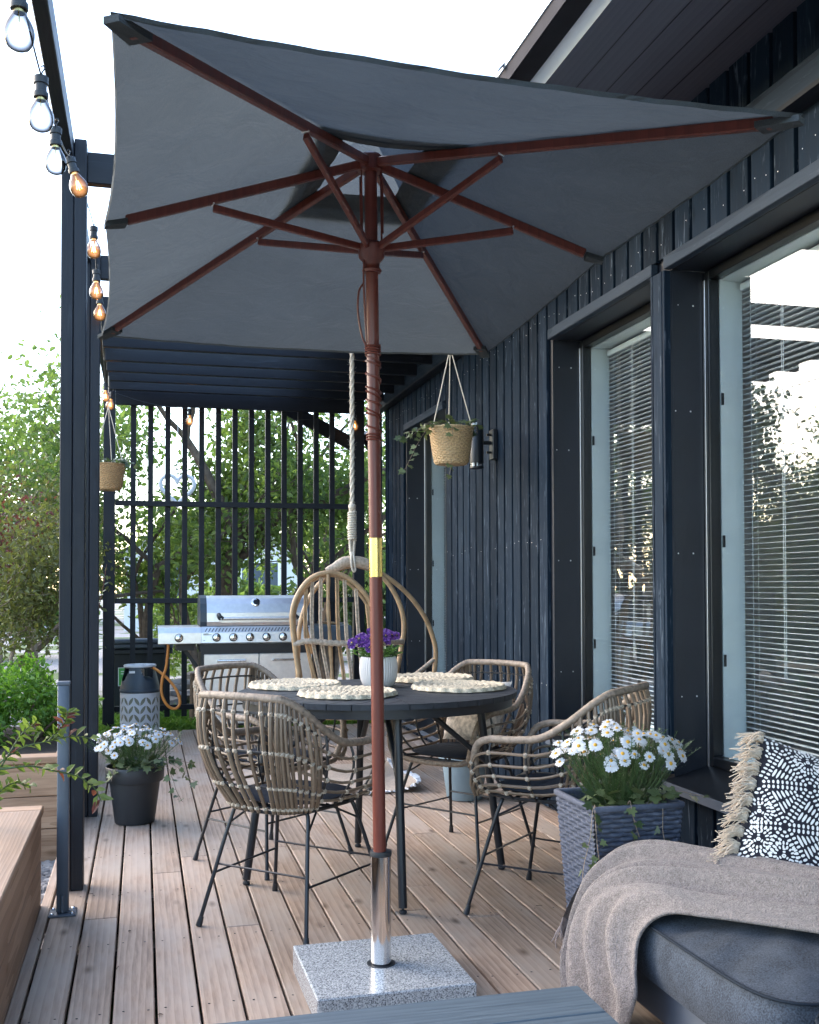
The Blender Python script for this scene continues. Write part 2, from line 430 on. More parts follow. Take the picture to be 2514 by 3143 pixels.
# ------------------------------------------------------------------ mesh builder
class MB:
    def __init__(s):
        s.v = []; s.f = []; s.mi = []; s.sm = []
    def add(s, vs, fs, mi=0, smooth=True):
        o = len(s.v)
        s.v.extend(tuple(p) for p in vs)
        for f in fs:
            s.f.append([i + o for i in f]); s.mi.append(mi); s.sm.append(smooth)
        return s
    def box(s, x0, x1, y0, y1, z0, z1, mi=0, b=0.0):
        if b:
            return s.bbox(Vector(((x0+x1)/2, (y0+y1)/2, (z0+z1)/2)), (x1-x0, y1-y0, z1-z0), None, mi, b)
        vs = [(x, y, z) for x in (x0, x1) for y in (y0, y1) for z in (z0, z1)]
        return s.add(vs, [(0,1,3,2), (4,6,7,5), (0,4,5,1), (2,3,7,6), (0,2,6,4), (1,5,7,3)], mi, False)
    def bbox(s, c, size, rot=None, mi=0, b=0.002):
        # box with chamfered edges
        hx, hy, hz = (d / 2 for d in size)
        b = min(b, hx * .45, hy * .45, hz * .45)
        vs = []; idx = {}
        for sx in (-1, 1):
            for sy in (-1, 1):
                for sz in (-1, 1):
                    for a, d in enumerate(((hx, hy - b, hz - b), (hx - b, hy, hz - b), (hx - b, hy - b, hz))):
                        idx[(sx, sy, sz, a)] = len(vs)
                        vs.append(Vector((sx * d[0], sy * d[1], sz * d[2])))
        fs = []
        I = idx
        for q in (-1, 1):
            fs.append([I[(q,-1,-1,0)], I[(q,1,-1,0)], I[(q,1,1,0)], I[(q,-1,1,0)]][::q])
            fs.append([I[(-1,q,-1,1)], I[(-1,q,1,1)], I[(1,q,1,1)], I[(1,q,-1,1)]][::q])
            fs.append([I[(-1,-1,q,2)], I[(1,-1,q,2)], I[(1,1,q,2)], I[(-1,1,q,2)]][::q])
        for a in (-1, 1):
            for c_ in (-1, 1):
                fs.append([I[(a,c_,-1,0)], I[(a,c_,1,0)], I[(a,c_,1,1)], I[(a,c_,-1,1)]][::-a*c_])
                fs.append([I[(a,-1,c_,0)], I[(a,1,c_,0)], I[(a,1,c_,2)], I[(a,-1,c_,2)]][::a*c_])
                fs.append([I[(-1,a,c_,1)], I[(1,a,c_,1)], I[(1,a,c_,2)], I[(-1,a,c_,2)]][::-a*c_])
        for sx in (-1, 1):
            for sy in (-1, 1):
                for sz in (-1, 1):
                    t = [I[(sx,sy,sz,0)], I[(sx,sy,sz,1)], I[(sx,sy,sz,2)]]
                    fs.append(t[::sx*sy*sz])
        if rot is not None:
            vs = [rot @ p for p in vs]
        c = Vector(c)
        return s.add([p + c for p in vs], fs, mi, False)
    def bar(s, p, q, w, h, mi=0, up=(0, 0, 1), b=0.002):
        p, q = Vector(p), Vector(q)
        d = q - p
        z = d.normalized()
        u = Vector(up)
        x = u.cross(z)
        if x.length < 1e-4:
            x = Vector((1, 0, 0)).cross(z)
        x.normalize()
        y = z.cross(x)
        rot = Matrix((x, y, z)).transposed()
        return s.bbox((p + q) / 2, (w, h, d.length), rot, mi, b)
    def tube(s, path, r, n=8, mi=0, closed=False, cap=True, flat=1.0):
        P = [Vector(p) for p in path]
        m = len(P)
        if m < 2:
            return s
        if isinstance(r, (list, tuple)):
            rs = [float(np.interp(i / max(1, m - 1) * (len(r) - 1), range(len(r)), r)) for i in range(m)]
        else:
            rs = [r] * m
        T = []
        for i in range(m):
            a = P[(i - 1) % m] if (closed or i > 0) else P[i]
            c = P[(i + 1) % m] if (closed or i < m - 1) else P[i]
            t = c - a
            T.append(t.normalized() if t.length > 1e-9 else Vector((0, 0, 1)))
        u = T[0].orthogonal().normalized()
        vs = []
        for i in range(m):
            u = u - T[i] * u.dot(T[i])
            u = u.normalized() if u.length > 1e-6 else T[i].orthogonal().normalized()
            w_ = T[i].cross(u)
            for k in range(n):
                a = 2 * PI * k / n
                vs.append(P[i] + (u * math.cos(a) + w_ * math.sin(a) * flat) * rs[i])
        fs = []
        for i in range(m if closed else m - 1):
            j = (i + 1) % m
            for k in range(n):
                fs.append((i*n+k, i*n+(k+1) % n, j*n+(k+1) % n, j*n+k))
        s.add(vs, fs, mi, True)
        if cap and not closed:
            o = len(s.v) - len(vs)
            s.f.append([o + k for k in range(n)][::-1]); s.mi.append(mi); s.sm.append(False)
            s.f.append([o + (m-1)*n + k for k in range(n)]); s.mi.append(mi); s.sm.append(False)
        return s
    def lathe(s, prof, c=(0, 0, 0), n=32, mi=0, disp=None, smooth=True, rot=None):
        c = Vector(c)
        vs = []
        m = len(prof)
        for i, (r, z) in enumerate(prof):
            for k in range(n):
                a = 2 * PI * k / n
                rr = r + (disp(a, i) if disp else 0)
                p = Vector((rr * math.cos(a), rr * math.sin(a), z))
                if rot is not None:
                    p = rot @ p
                vs.append(p + c)
        fs = [(i*n+k, i*n+(k+1) % n, (i+1)*n+(k+1) % n, (i+1)*n+k) for i in range(m-1) for k in range(n)]
        s.add(vs, fs, mi, smooth)
        o = len(s.v) - len(vs)
        if prof[0][0] > 1e-5:
            s.f.append([o + k for k in range(n)][::-1]); s.mi.append(mi); s.sm.append(False)
        if prof[-1][0] > 1e-5:
            s.f.append([o + (m-1)*n + k for k in range(n)]); s.mi.append(mi); s.sm.append(False)
        return s
    def ball(s, c, r, n=8, m=5, mi=0, sc=(1, 1, 1)):
        prof = [(max(1e-6, r * math.sin(PI * i / m)), -r * math.cos(PI * i / m)) for i in range(m + 1)]
        c = Vector(c)
        o = len(s.v)
        s.lathe(prof, (0, 0, 0), n, mi)
        for i in range(o, len(s.v)):
            p = s.v[i]
            s.v[i] = (p[0]*sc[0] + c[0], p[1]*sc[1] + c[1], p[2]*sc[2] + c[2])
        return s
    def grid(s, fn, nu, nv, mi=0, closeu=False, smooth=True):
        vs = [fn(i / nu, j / nv) for j in range(nv + 1) for i in range(nu + (0 if closeu else 1))]
        W = nu if closeu else nu + 1
        fs = []
        for j in range(nv):
            for i in range(nu):
                i2 = (i + 1) % W
                fs.append((j*W+i, j*W+i2, (j+1)*W+i2, (j+1)*W+i))
        return s.add(vs, fs, mi, smooth)
    def mesh(s, name, mats, off=(0, 0, 0), sharp=True):
        me = bpy.data.meshes.new(name)
        ox, oy, oz = off
        me.from_pydata([(x-ox, y-oy, z-oz) for x, y, z in s.v], [], s.f)
        for m in mats:
            me.materials.append(m)
        me.polygons.foreach_set('material_index', s.mi)
        me.polygons.foreach_set('use_smooth', s.sm)
        me.update()
        if sharp and any(s.sm):
            me.set_sharp_from_angle(angle=R(48))
        return me

def fastmesh(name, V, F, mat, smooth=False):
    me = bpy.data.meshes.new(name)
    V = np.asarray(V, dtype=np.float32); F = np.asarray(F, dtype=np.int32)
    k = F.shape[1]
    me.vertices.add(len(V)); me.vertices.foreach_set('co', V.ravel())
    me.loops.add(F.size); me.loops.foreach_set('vertex_index', F.ravel())
    me.polygons.add(len(F)); me.polygons.foreach_set('loop_start', np.arange(0, F.size, k, dtype=np.int32))
    try:
        me.polygons.foreach_set('loop_total', np.full(len(F), k, dtype=np.int32))
    except Exception:
        pass
    me.polygons.foreach_set('use_smooth', np.full(len(F), smooth))
    me.materials.append(mat)
    me.update(calc_edges=True)
    me.validate()
    return me

OFF = {}
def tag(o, label=None, cat=None, group=None, kind=None):
    if label: o['label'] = label
    if cat: o['category'] = cat
    if group: o['group'] = group
    if kind: o['kind'] = kind
    return o
def thing(name, label, cat, loc=(0, 0, 0), rz=0.0, group=None):
    o = bpy.data.objects.new(name, None)
    COL.objects.link(o)
    o.empty_display_size = 0.1
    o.location = loc
    o.rotation_euler = (0, 0, rz)
    OFF[o.name] = tuple(loc)
    return tag(o, label, cat, group)
def link(name, me, parent=None):
    o = bpy.data.objects.new(name, me)
    COL.objects.link(o)
    if parent is not None:
        o.parent = parent
    return o
def part(name, mb, mats, parent, local=False):
    """one mesh part; mb in world coordinates unless local"""
    if not isinstance(mats, (list, tuple)): mats = [mats]
    off = (0, 0, 0) if local else OFF[parent.name]
    me = mb.mesh(name, mats, off)
    o = link(name, me, parent)
    OFF[o.name] = OFF[parent.name]
    return o
def single(name, mb, mats, label, cat, group=None, base=None):
    if not isinstance(mats, (list, tuple)): mats = [mats]
    if base is None:
        xs, ys, zs = zip(*mb.v)
        base = ((min(xs)+max(xs))/2, (min(ys)+max(ys))/2, min(zs))
    o = link(name, mb.mesh(name, mats, base))
    o.location = base
    OFF[o.name] = tuple(base)
    return tag(o, label, cat, group)
def struct(name, mb, mats, kind='structure'):
    if not isinstance(mats, (list, tuple)): mats = [mats]
    o = link(name, mb.mesh(name, mats, sharp=False))
    o['kind'] = kind
    return o
def copies(src, n): return [src] + [None] * n

def bez(pts, n=24):
    """smooth Catmull-Rom curve through pts"""
    P = [Vector(p) for p in pts]
    P = [P[0] * 2 - P[1]] + P + [P[-1] * 2 - P[-2]]
    out = []
    seg = len(P) - 3
    per = max(1, n // seg)
    for i in range(seg):
        a, b, c, d = P[i:i+4]
        for k in range(per):
            t = k / per
            out.append(0.5 * ((2*b) + (c-a)*t + (2*a-5*b+4*c-d)*t*t + (-a+3*b-3*c+d)*t**3))
    out.append(P[-2])
    return out

# ================================================================== SETTING
WX = 2.137            # outer face of the house wall
DECK_Y1 = 9.02
# ground
g = MB()
g.grid(lambda u, v: ((u-.5)*400, (v-.5)*400, -0.16), 40, 40)
struct('ground', g, M['ground'])

# deck: real boards with gaps, butt joints, screws
d = MB()
dr = random.Random(3)
xs = [-0.3305 + 0.1245 * k for k in range(-1, 21)]
for k, x in enumerate(xs):
    x0, x1 = x + 0.0042, x + 0.1245 - 0.0042
    if k == 0:
        x0, x1 = -0.372, -0.3345
    if x0 > 2.2: break
    y = -1.6 - dr.random()
    while y < DECK_Y1:
        y2 = y + dr.uniform(2.4, 4.2)
        if y2 > DECK_Y1 - 0.5: y2 = DECK_Y1
        d.bbox(((x0+x1)/2, (y+y2)/2, -0.014 + dr.uniform(-.0008, .0008)), (x1-x0, y2-y-0.0025, 0.028), None, 0, 0.003)
        y = y2
    if k:
        for j in range(-2, 16):
            yy = j * 0.6 + 0.12
            for t in (0.2, 0.8):
                d.lathe([(0.0038, 0.0008), (0.0001, 0.0012)], (x0 + (x1-x0)*t + dr.uniform(-.006, .006), yy + dr.uniform(-.01, .01), 0.0), 7, 1)
for j in range(-2, 16):
    d.box(-0.36, 2.13, j*0.6+0.09, j*0.6+0.14, -0.15, -0.032, 2)
d.box(-0.375, 2.13, DECK_Y1+0.002, DECK_Y1+0.028, -0.13, 0.0, 0, 0.003)
struct('deck', d, [M['deck'], M['darkplastic'], M['soil']])

# ================================================================== HOUSE
house = thing('house', 'black timber clad house with tall recessed windows along the deck', 'house', (2.4, 4.0, 0))
openings = [(7.335, 8.485, 0.10, 2.515), (4.082, 5.256, 0.41, 2.547), (0.6, 3.956, 0.41, 2.547)]
Y0, Y1 = -2.2, 9.27
WTOP = 3.42
wall = MB()
pitch = 0.1405
hr = random.Random(11)
nb = int((Y1 - Y0) / pitch)
def segs(ya, yb, lo, hi):
    """vertical pieces of a board that stay clear of the openings"""
    out = [(lo, hi)]
    for a, b, z0, z1 in openings:
        if yb > a + 0.002 and ya < b - 0.002:
            n2 = []
            for s0, s1 in out:
                if s0 < z0 - .01: n2.append((s0, min(s1, z0 - 0.012)))
                if s1 > z1 + .01: n2.append((max(s0, z1 + 0.058), s1))
            out = n2
    return out
base = 3.8899 - pitch * 60
for k in range(0, 110):
    ya = base + k * pitch + 0.024
    yb = base + (k + 1) * pitch
    if ya < Y0 or yb > Y1: continue
    for z0, z1 in segs(ya, yb, 0.012, WTOP):
        # clip the board to the piers between the openings
        pieces = [(ya, yb)]
        for a, b, o0, o1 in openings:
            if z0 < o1 and z1 > o0: pass
        wall.bbox((WX + 0.011, (ya+yb)/2, (z0+z1)/2), (0.022, yb-ya, z1-z0), None, 0, 0.002)
# backing boards behind the gaps, in panels around the openings
def backing(ya, yb, z0, z1):
    wall.box(WX + 0.0235, WX + 0.06, ya, yb, z0, z1, 1)
ys = [Y0, 0.6, 3.956, 4.082, 5.256, 7.335, 8.485, Y1]
for a, b in zip(ys[:-1], ys[1:]):
    o = [q for q in openings if abs(q[0]-a) < 1e-3]
    if o:
        backing(a + .001, b - .001, 0, o[0][2]); backing(a + .001, b - .001, o[0][3], WTOP)
    else:
        backing(a, b, 0, WTOP)
# narrow pier between the second and third window: two boards proud of the wall
for a, b in ((3.957, 3.976), (3.982, 4.058), (4.064, 4.081)):
    wall.bbox((WX + 0.0, (a+b)/2, (0.43 + 2.545)/2), (0.03, b-a, 2.545 - 0.43), None, 0, 0.002)
part('wall', wall, [M['clad'], M['reveal']], house)
nails = MB()
for a, b, z0, z1 in openings:
    trim = MB()
    trim.bbox((WX + 0.003, (a+b)/2, z1 + 0.0285), (0.034, b-a+0.02, 0.055), None, 0, 0.003)     # lintel board
    trim.box(WX - 0.006, WX + 0.21, a, b, z1 + 0.002, z1 + 0.012, 1)                       # lintel soffit
    trim.box(WX + 0.014, WX + 0.21, b + 0.001, b + 0.02, z0 - .02, z1, 1)                     # far reveal board
    trim.box(WX + 0.014, WX + 0.21, a - 0.02, a - 0.001, z0 - .02, z1, 1)                     # near reveal board
    part('window_trim', trim, [M['ledger'], M['reveal']], house)
    for zz in (0.75, 1.35, 1.95, 2.4):
        for xx in (0.045, 0.115):
            nails.lathe([(0.004, 0), (0.0001, 0.002)], (WX + xx + 0.012*math.sin(zz*9), b + 0.0005, zz), 8, 0, rot=Matrix.Rotation(R(90), 3, 'X'))
for k in range(0, 110):
    ya = base + k * pitch + 0.024; yb = base + (k+1) * pitch
    if ya < Y0 or yb > Y1: continue
    for zz in (0.66, 1.45, 2.68, 3.2):
        if any(yb > a-.03 and ya < b+.03 and o0 - .03 < zz < o1 + .05 for a, b, o0, o1 in openings): continue
        for t in (0.2, 0.8):
            if hr.random() < (.55 if zz == 1.45 else .30): continue
            nails.lathe([(0.0024, 0), (0.0001, 0.0014)], (WX, ya + (yb-ya)*t, zz + hr.uniform(-.025, .025)), 7, 0, rot=Matrix.Rotation(R(-90), 3, 'Y'))
part('nails', nails, M['steel'], house)['kind'] = 'stuff'
# windows
GX = WX + 0.195
def make_window(a, b, z0, z1, slats_from, jamb=0.105, narrow=False):
    f = MB()
    fw = 0.04
    f.bbox((GX - .002, b - .0015 - fw/2, (z0+z1)/2), (0.05, fw, z1-z0-.004), None, 0, .003)
    f.bbox((GX - .002, a + .0015 + fw/2, (z0+z1)/2), (0.05, fw, z1-z0-.004), None, 0, .003)
    f.bbox((GX - .002, (a+b)/2, z1 - .002 - fw/2), (0.05, b-a-2*fw-.006, fw), None, 0, .003)
    f.bbox((GX - .002, (a+b)/2, z0 + .052 + fw/2), (0.05, b-a-2*fw-.006, fw), None, 0, .003)
    f.bbox((GX - .03, b - .0015 - .009, (z0+z1)/2), (0.004, 0.014, z1-z0-.08), None, 2, .001)
    # pale inner jamb all round
    ja, jb, j0, j1 = a + fw + .002, b - fw - .002, z0 + .052 + fw, z1 - fw - .002
    X0, X1 = GX + 0.026, GX + 0.026 + jamb
    f.box(X0, X1, jb, jb + .02, j0, j1, 1); f.box(X0, X1, ja - .02, ja, j0, j1, 1)
    f.box(X0, X1, ja, jb, j1, j1 + .02, 1); f.box(X0, X1, ja, jb, j0 - .02, j0, 1)
    for zz in (0.9, 1.4, 2.0):
        f.bbox((X0 + .006, jb - .004, zz), (0.012, 0.006, 0.05), None, 0, .002)
    fo = part('window', f, [M['frame'], M['jamb'], M['steel']], house)
    p = MB()
    p.box(GX - .004, GX + .004, ja - .01, jb + .01, j0 - .01, j1 + .01)
    part('pane', p, M['window'], fo)
    bl = MB()
    xb = X1 - 0.005
    zt = j1 - 0.03
    bl.bbox((xb, (ja+jb)/2, zt), (0.03, jb-ja-.03, 0.03), None, 0, .003)
    z = zt - 0.03
    br = random.Random(5)
    while z > j0 + 0.02:
        tilt = R(-1 + br.uniform(-1.5, 1.5))
        bl.bbox((xb, (ja+jb)/2, z), (0.0245, jb-ja-.04, 0.0011), Matrix.Rotation(tilt, 3, 'Y'), 0, .0003)
        z -= 0.0225
    bl.bbox((xb, (ja+jb)/2, j0 + .012), (0.026, jb-ja-.04, 0.014), None, 0, .003)
    n = max(2, int((jb-ja)/0.45))
    for i in range(n):
        y = jb - 0.09 - i * (jb - ja - .18) / (n-1)
        for dx in (-.0125, .0125):
            bl.tube([(xb+dx, y, zt), (xb+dx, y, j0+.012)], .0009, 4)
    for dy in (0.05, 0.062):
        bl.tube([(xb-.016, jb - .26 - dy, zt), (xb-.017, jb - .26 - dy, j0 + .35)], .0011, 5)
    part('blind', bl, M['blind'], fo)
    s = MB()
    # sloping metal sill with a front lip
    v = [(GX-.02, a+.004, z0+.050), (GX-.02, b-.004, z0+.050), (WX-.04, b-.004, z0-.004), (WX-.04, a+.004, z0-.004)]
    v2 = [(x, y, zz-.004) for x, y, zz in v]
    s.add(v + v2, [(0,1,2,3), (7,6,5,4), (0,3,7,4), (1,5,6,2), (0,4,5,1), (2,6,7,3)], 0, False)
    s.box(WX-.044, WX-.0405, a+.004, b-.004, z0-.040, z0-.003, 1)
    part('sill', s, [M['frame'], M['greymetal']], fo)
    return fo
for i, (a, b, z0, z1) in enumerate(openings):
    make_window(a, b, z0, z1, 0)
# rooms behind the glass
rm = MB()
for a, b in ((-1.5, 6.2), (6.4, 9.1)):
    x0, x1 = WX + 0.36, WX + 4.2
    rm.box(x1, x1 + .1, a, b, 0, 2.7); rm.box(x0, x1, a-.1, a, 0, 2.7); rm.box(x0, x1, b, b+.1, 0, 2.7)
    rm.box(x0, x1, a, b, 2.7, 2.8); rm.box(x0 - .2, x1, a, b, -.1, 0.0)
rm.bbox((4.6, 4.6, 0.37), (0.9, 1.6, 0.74), None, 1, .01)
rm.bbox((5.9, 2.8, 0.5), (0.5, 1.8, 1.0), None, 1, .01)
rm.bbox((6.28, 3.4, 1.7), (0.03, 1.0, 0.7), None, 2, .004)
part('interior', rm, [M['room'], M['boxwoodx'], M['white']], house)
# eaves and roof
rf = MB()
EX, EZ = 1.405, 3.035
SL = (3.17 - EZ) / (WX - EX)
def sz(x): return EZ + (x - EX) * SL
v = []
for y in (Y0, Y1 + .35):
    v += [(EX, y, sz(EX)), (6.9, y, sz(6.9)), (6.9, y, sz(6.9) + .12), (EX, y, sz(EX) + .12)]
rf.add(v, [(0,1,2,3), (7,6,5,4), (0,4,5,1), (1,5,6,2), (2,6,7,3), (3,7,4,0)], 0, False)
v2 = [(x - (.02 if x < 2 else 0), y, z + (.125 if i % 4 < 2 else .02)) for i, (x, y, z) in enumerate(v)]
rf.add(v2, [(0,1,2,3), (7,6,5,4), (0,4,5,1), (1,5,6,2), (2,6,7,3), (3,7,4,0)], 1, False)
for k in range(1, 5):
    x = EX + 0.145 * k
    rf.box(x - .002, x + .002, Y0 + .01, Y1 + .3, sz(x) - .0015, sz(x) - .0003, 2)
roof = part('roof', rf, [M['soffit'], M['roofgrey'], M['reveal']], house)
gt = MB()
gt.add([(EX - .046, Y0, EZ + .055), (EX - .046, Y1 + .34, EZ + .055), (EX - .003, Y1 + .34, EZ - .004), (EX - .003, Y0, EZ - .004),
        (EX - .043, Y0, EZ + .057), (EX - .043, Y1 + .34, EZ + .057), (EX - .0025, Y1 + .34, EZ + .002), (EX - .0025, Y0, EZ + .002)], [(0,1,2,3), (7,6,5,4), (0,4,5,1), (3,2,6,7), (0,3,7,4), (1,5,6,2)], 1, False)   # sloped pale flashing
gt.box(EX - .125, EX - .05, Y0, Y1 + .34, EZ + .010, EZ + .015, 0)          # gutter bottom
gt.box(EX - .131, EX - .126, Y0, Y1 + .34, EZ + .010, EZ + .080, 0)
gt.box(EX - .137, EX - .1315, Y0, Y1 + .34, EZ + .068, EZ + .083, 1)
gt.box(EX - .05, EX - .0465, Y0, Y1 + .34, EZ + .045, EZ + .09, 0)
gut = part('gutter', gt, [M['roofgrey'], M['bluewhite']], roof)
for yy in (2.75, 3.55, 4.4, 5.3, 6.2, 7.1):
    q = MB()
    q.bar((EX - .12, yy, EZ + .09), (EX - .02, yy, EZ + .13), .025, .004, 0)
    q.bar((EX - .155, yy, EZ + .06), (EX - .115, yy, EZ + .105), .025, .004, 0)
    part('bracket', q, M['roofgrey'], roof)

# ================================================================== PERGOLA
per = thing('pergola', 'black timber pergola with posts on the left and rafters over the far deck', 'pergola', (-0.28, 4.4, 0))
def post(y, x0=-0.326, w=0.049, d=0.098, top=2.95, topr=3.04):
    b = MB()
    b.bbox((x0 + w/2, y + d/2, top/2), (w - .001, d, top), None, 0, .003)
    b.bbox((x0 + w*1.5 + .001, y + d/2, topr/2), (w - .001, d, topr), None, 0, .003)
    return part('post', b, M['blackz'], per)
post(4.40); post(5.78)
bm = MB()
bm.bbox((-0.302, 5.2, 2.995), (0.048, 8.6, 0.098), None, 0, .003)
part('beam', bm, M['blacky'], per)
for y in (4.402 + .02, 5.80, 6.63, 7.05, 7.45, 7.90, 8.29, 8.67, 9.06):
    b = MB()
    x0 = -0.226 if y < 6 else -0.276
    b.bbox(((x0 + 2.085)/2, y + .024, 2.935), (2.085 - x0, 0.047, 0.128), None, 0, .003)
    part('rafter', b, M['blackx'], per)
lg = MB()
lg.bbox((2.110, 3.6, 2.875), (0.048, 11.35, 0.115), None, 0, .003)
part('ledger', lg, M['ledger'], per)
lg2 = MB()
lg2.box(2.06, 2.134, Y0, 9.25, 2.80, 2.8165, 0)  # black strip standing for the shade on the ledger's underside
part('ledger_shade_strip', lg2, M['blacky'], per)

# slatted end screen
tr = thing('slatted_screen', 'black slatted timber screen closing the far end of the deck', 'screen', (0.8, 9.33, 0))
for x0, x1 in ((-0.330, -0.234), (1.860, 1.958), (2.02, 2.125)):
    b = MB()
    b.bbox(((x0+x1)/2, 9.345, 1.45), (x1-x0, 0.09, 2.96), None, 0, .003)
    part('post', b, M['blackz'], tr)
for z0, z1 in ((2.785, 2.913), (1.912, 1.958), (1.066, 1.110), (0.140, 0.182)):
    b = MB()
    b.bbox((0.813, 9.345 - (.025 if z0 > 2.5 else 0), (z0+z1)/2), (2.09, 0.04, z1-z0), None, 0, .002)
    part('rail', b, M['blackx'], tr)
for k in range(13):
    b = MB()
    x = -0.083 + 0.1463 * k
    b.bbox((x, 9.39, 1.45), (0.046, 0.046, 2.75), None, 0, .002)
    part('slat', b, M['blackz'], tr)
b = MB()
b.bar((1.22, 9.47, 2.86), (1.93, 9.47, 2.50), .045, .12, 0)
part('brace', b, M['blackx'], tr)
dp = MB()
dp.tube(bez([(1.98, 9.36, 2.62), (2.02, 9.40, 2.52), (2.07, 9.42, 2.42), (2.085, 9.42, 2.2), (2.085, 9.42, 0.05)], 20), .038, 10)
single('downpipe', dp, M['blackmetal'], 'black round downpipe curving down beside the slatted screen at the house corner', 'downpipe')

# galvanised railing post
sp = thing('railing_post', 'low grey square steel post with a bolted foot in front of the black pergola post', 'post', (-0.282, 4.11, 0))
b = MB(); b.bbox((-0.284, 4.112, 0.43), (0.043, 0.043, 0.84), None, 0, .003); b.tube([(-0.284, 4.0925, .01), (-0.284, 4.0925, .075)], .008, 8)
part('tube', b, M['greymetal'], sp)
b = MB(); b.bbox((-0.284, 4.112, 0.856), (0.048, 0.048, 0.014), None, 0, .003)
part('cap', b, M['greymetal'], sp)
b = MB(); b.bbox((-0.284, 4.112, 0.004), (0.098, 0.094, 0.0075), None, 0, .003)
part('base_plate', b, M['greymetal'], sp)
for dx in (-.036, .036):
    for dy in (-.034, .034):
        b = MB(); b.lathe([(0.0075, 0), (0.0075, .003), (.004, .006), (.0001, .0065)], (-0.284+dx, 4.112+dy, .008), 6, smooth=False)
        part('bolt', b, M['chrome'], sp)

# ================================================================== PARASOL
slab = thing('parasol_stand', 'square polished granite parasol base with a chromed steel tube', 'parasol base', (0.70, 3.095, 0))
b = MB()
b.bbox((0.698, 3.094, 0.041), (0.462, 0.452, 0.080), Matrix.Rotation(R(.6), 3, 'Z'), 0, .004)
part('slab', b, M['granite'], slab)
b = MB()
b.lathe([(.031, .085), (.031, .412), (.0295, .412), (.0295, .40)], (0.70, 3.094, 0), 40)
tu = part('tube', b, M['chrome'], slab)
b = MB()
b.lathe([(.043, .081), (.043, .0825), (.0312, .083), (.0312, .087)], (0.70, 3.094, 0), 40)
part('collar', b, M['darkplastic'], slab)
b = MB()
b.lathe([(.0325, .404), (.0335, .410), (.0325, .418), (.021, .420)], (0.70, 3.094, 0), 40)
part('collar', b, M['darkplastic'], slab)

par = thing('parasol', 'large rectangular grey parasol on a red brown wooden pole with six ribs', 'parasol', (0.70, 3.094, 0.09))
PB, PT = Vector((0.70, 3.094, 0.1)), Vector((0.660, 3.045, 2.53))
def pp(z): return PB.lerp(PT, (z - PB.z) / (PT.z - PB.z))
AX = (PT - PB).normalized()
AXR = Vector((0, 0, 1)).rotation_difference(AX).to_matrix()
b = MB(); b.tube([pp(z) for z in (.1, .6, 1.364)], .0195, 28)
part('pole', b, M['redwood'], par)
b = MB(); b.tube([pp(z) for z in (1.365, 1.9, 2.50)], .0192, 28)
part('pole', b, M['redwood'], par)
b = MB(); b.tube([pp(1.245), pp(1.362)], .0208, 32)
b.lathe([(.002, 0), (.0001, .0015)], tuple(pp(1.342) + Vector((-.004, -.0205, 0))), 8, 1, rot=Matrix.Rotation(R(90), 3, 'X'))
b.lathe([(.002, 0), (.0001, .0015)], tuple(pp(1.265) + Vector((-.004, -.0205, 0))), 8, 1, rot=Matrix.Rotation(R(90), 3, 'X'))
part('ferrule', b, [M['brass'], M['steel']], par)
HUB = pp(2.495); RUN = pp(2.235)
b = MB(); b.lathe([(.0205, -.03), (.038, -.028), (.040, .012), (.030, .022), (.0205, .024)], tuple(HUB), 28, rot=AXR)
part('hub', b, M['redwood'], par)
b = MB(); b.lathe([(.021, -.075), (.028, -.074), (.030, -.066), (.0235, -.058), (.024, -.045), (.039, -.028), (.041, .008), (.032, .016), (.021, .017)], tuple(RUN), 28, rot=AXR)
part('runner', b, M['redwood'], par)
tips = [(-.057, 1.929, 2.24), (1.370, 1.946, 2.22), (1.327, 2.86, 2.19), (1.36, 4.048, 2.16), (-.154, 4.091, 2.16), (-.10, 2.926, 2.2)]
tips = [Vector(t) for t in tips]
fr = [.36, .38, .62, .37, .36, .62]
APEX = pp(2.545)
for t, f in zip(tips, fr):
    h = HUB + (t - HUB).normalized() * .03
    e = HUB.lerp(t, .955 if (t - HUB).length > 1.05 else .93)
    b = MB(); b.bar(h, e, .019, .026, 0, b=.003)
    rib = part('rib', b, M['redwood'], par)
    J = HUB.lerp(t, f)
    b = MB(); b.tube([J + Vector((-.0, 0, -.013)) + (t-HUB).cross(Vector((0, 0, 1))).normalized() * s_ for s_ in (-.0105, .0105)], .0028, 8)
    part('rivet', b, M['steel'], rib)
    r0 = RUN + (Vector((t.x, t.y, RUN.z)) - RUN).normalized() * .034
    b = MB(); b.bar(r0, J + Vector((0, 0, -.024)), .016, .021, 0, b=.003)
    part('strut', b, M['redwood'], par)
# canopy cloth: six panels hung over the ribs, open round vent below a cap
cn = MB()
NS, NR = 34, 24
def cpt(k, t, r, lift=.014):
    a, c = tips[k], tips[(k+1) % 6]
    L = (c - a).length
    sag = (0.008 if k == 0 else 0.024) * (L / 1.1)
    p = a.lerp(c, t)
    q = Vector((APEX.x, APEX.y, HUB.z + .012))
    hump = 4 * t * (1 - t)
    rr = r * (1 - sag * hump)
    out = q.lerp(p, rr)
    out.z += lift - (0.012 if k == 0 else 0.03) * hump * r * r * (L / 1.2) - 0.012 * math.sin(PI * r) * hump
    out.z += 0.0013 * math.sin(64 * t + 2*k) * max(0, r - .80) * 5 * (.4 + .6*abs(2*t-1)) + 0.002 * math.sin(41*r + 5*t) * max(0, .12 - min(t, 1-t)) * 8
    out.z += 0.0022 * math.sin(23 * t + 3 * k) * math.sin(PI * t) * (1 - .6 * r) * r
    return out
vs = []; fs = []
r0 = .17
ring = [(k, i / NS) for k in range(6) for i in range(NS)]
W = len(ring)
for j in range(NR + 1):
    r = r0 + (1.005 - r0) * j / NR
    for k, t in ring:
        vs.append(cpt(k, t, r))
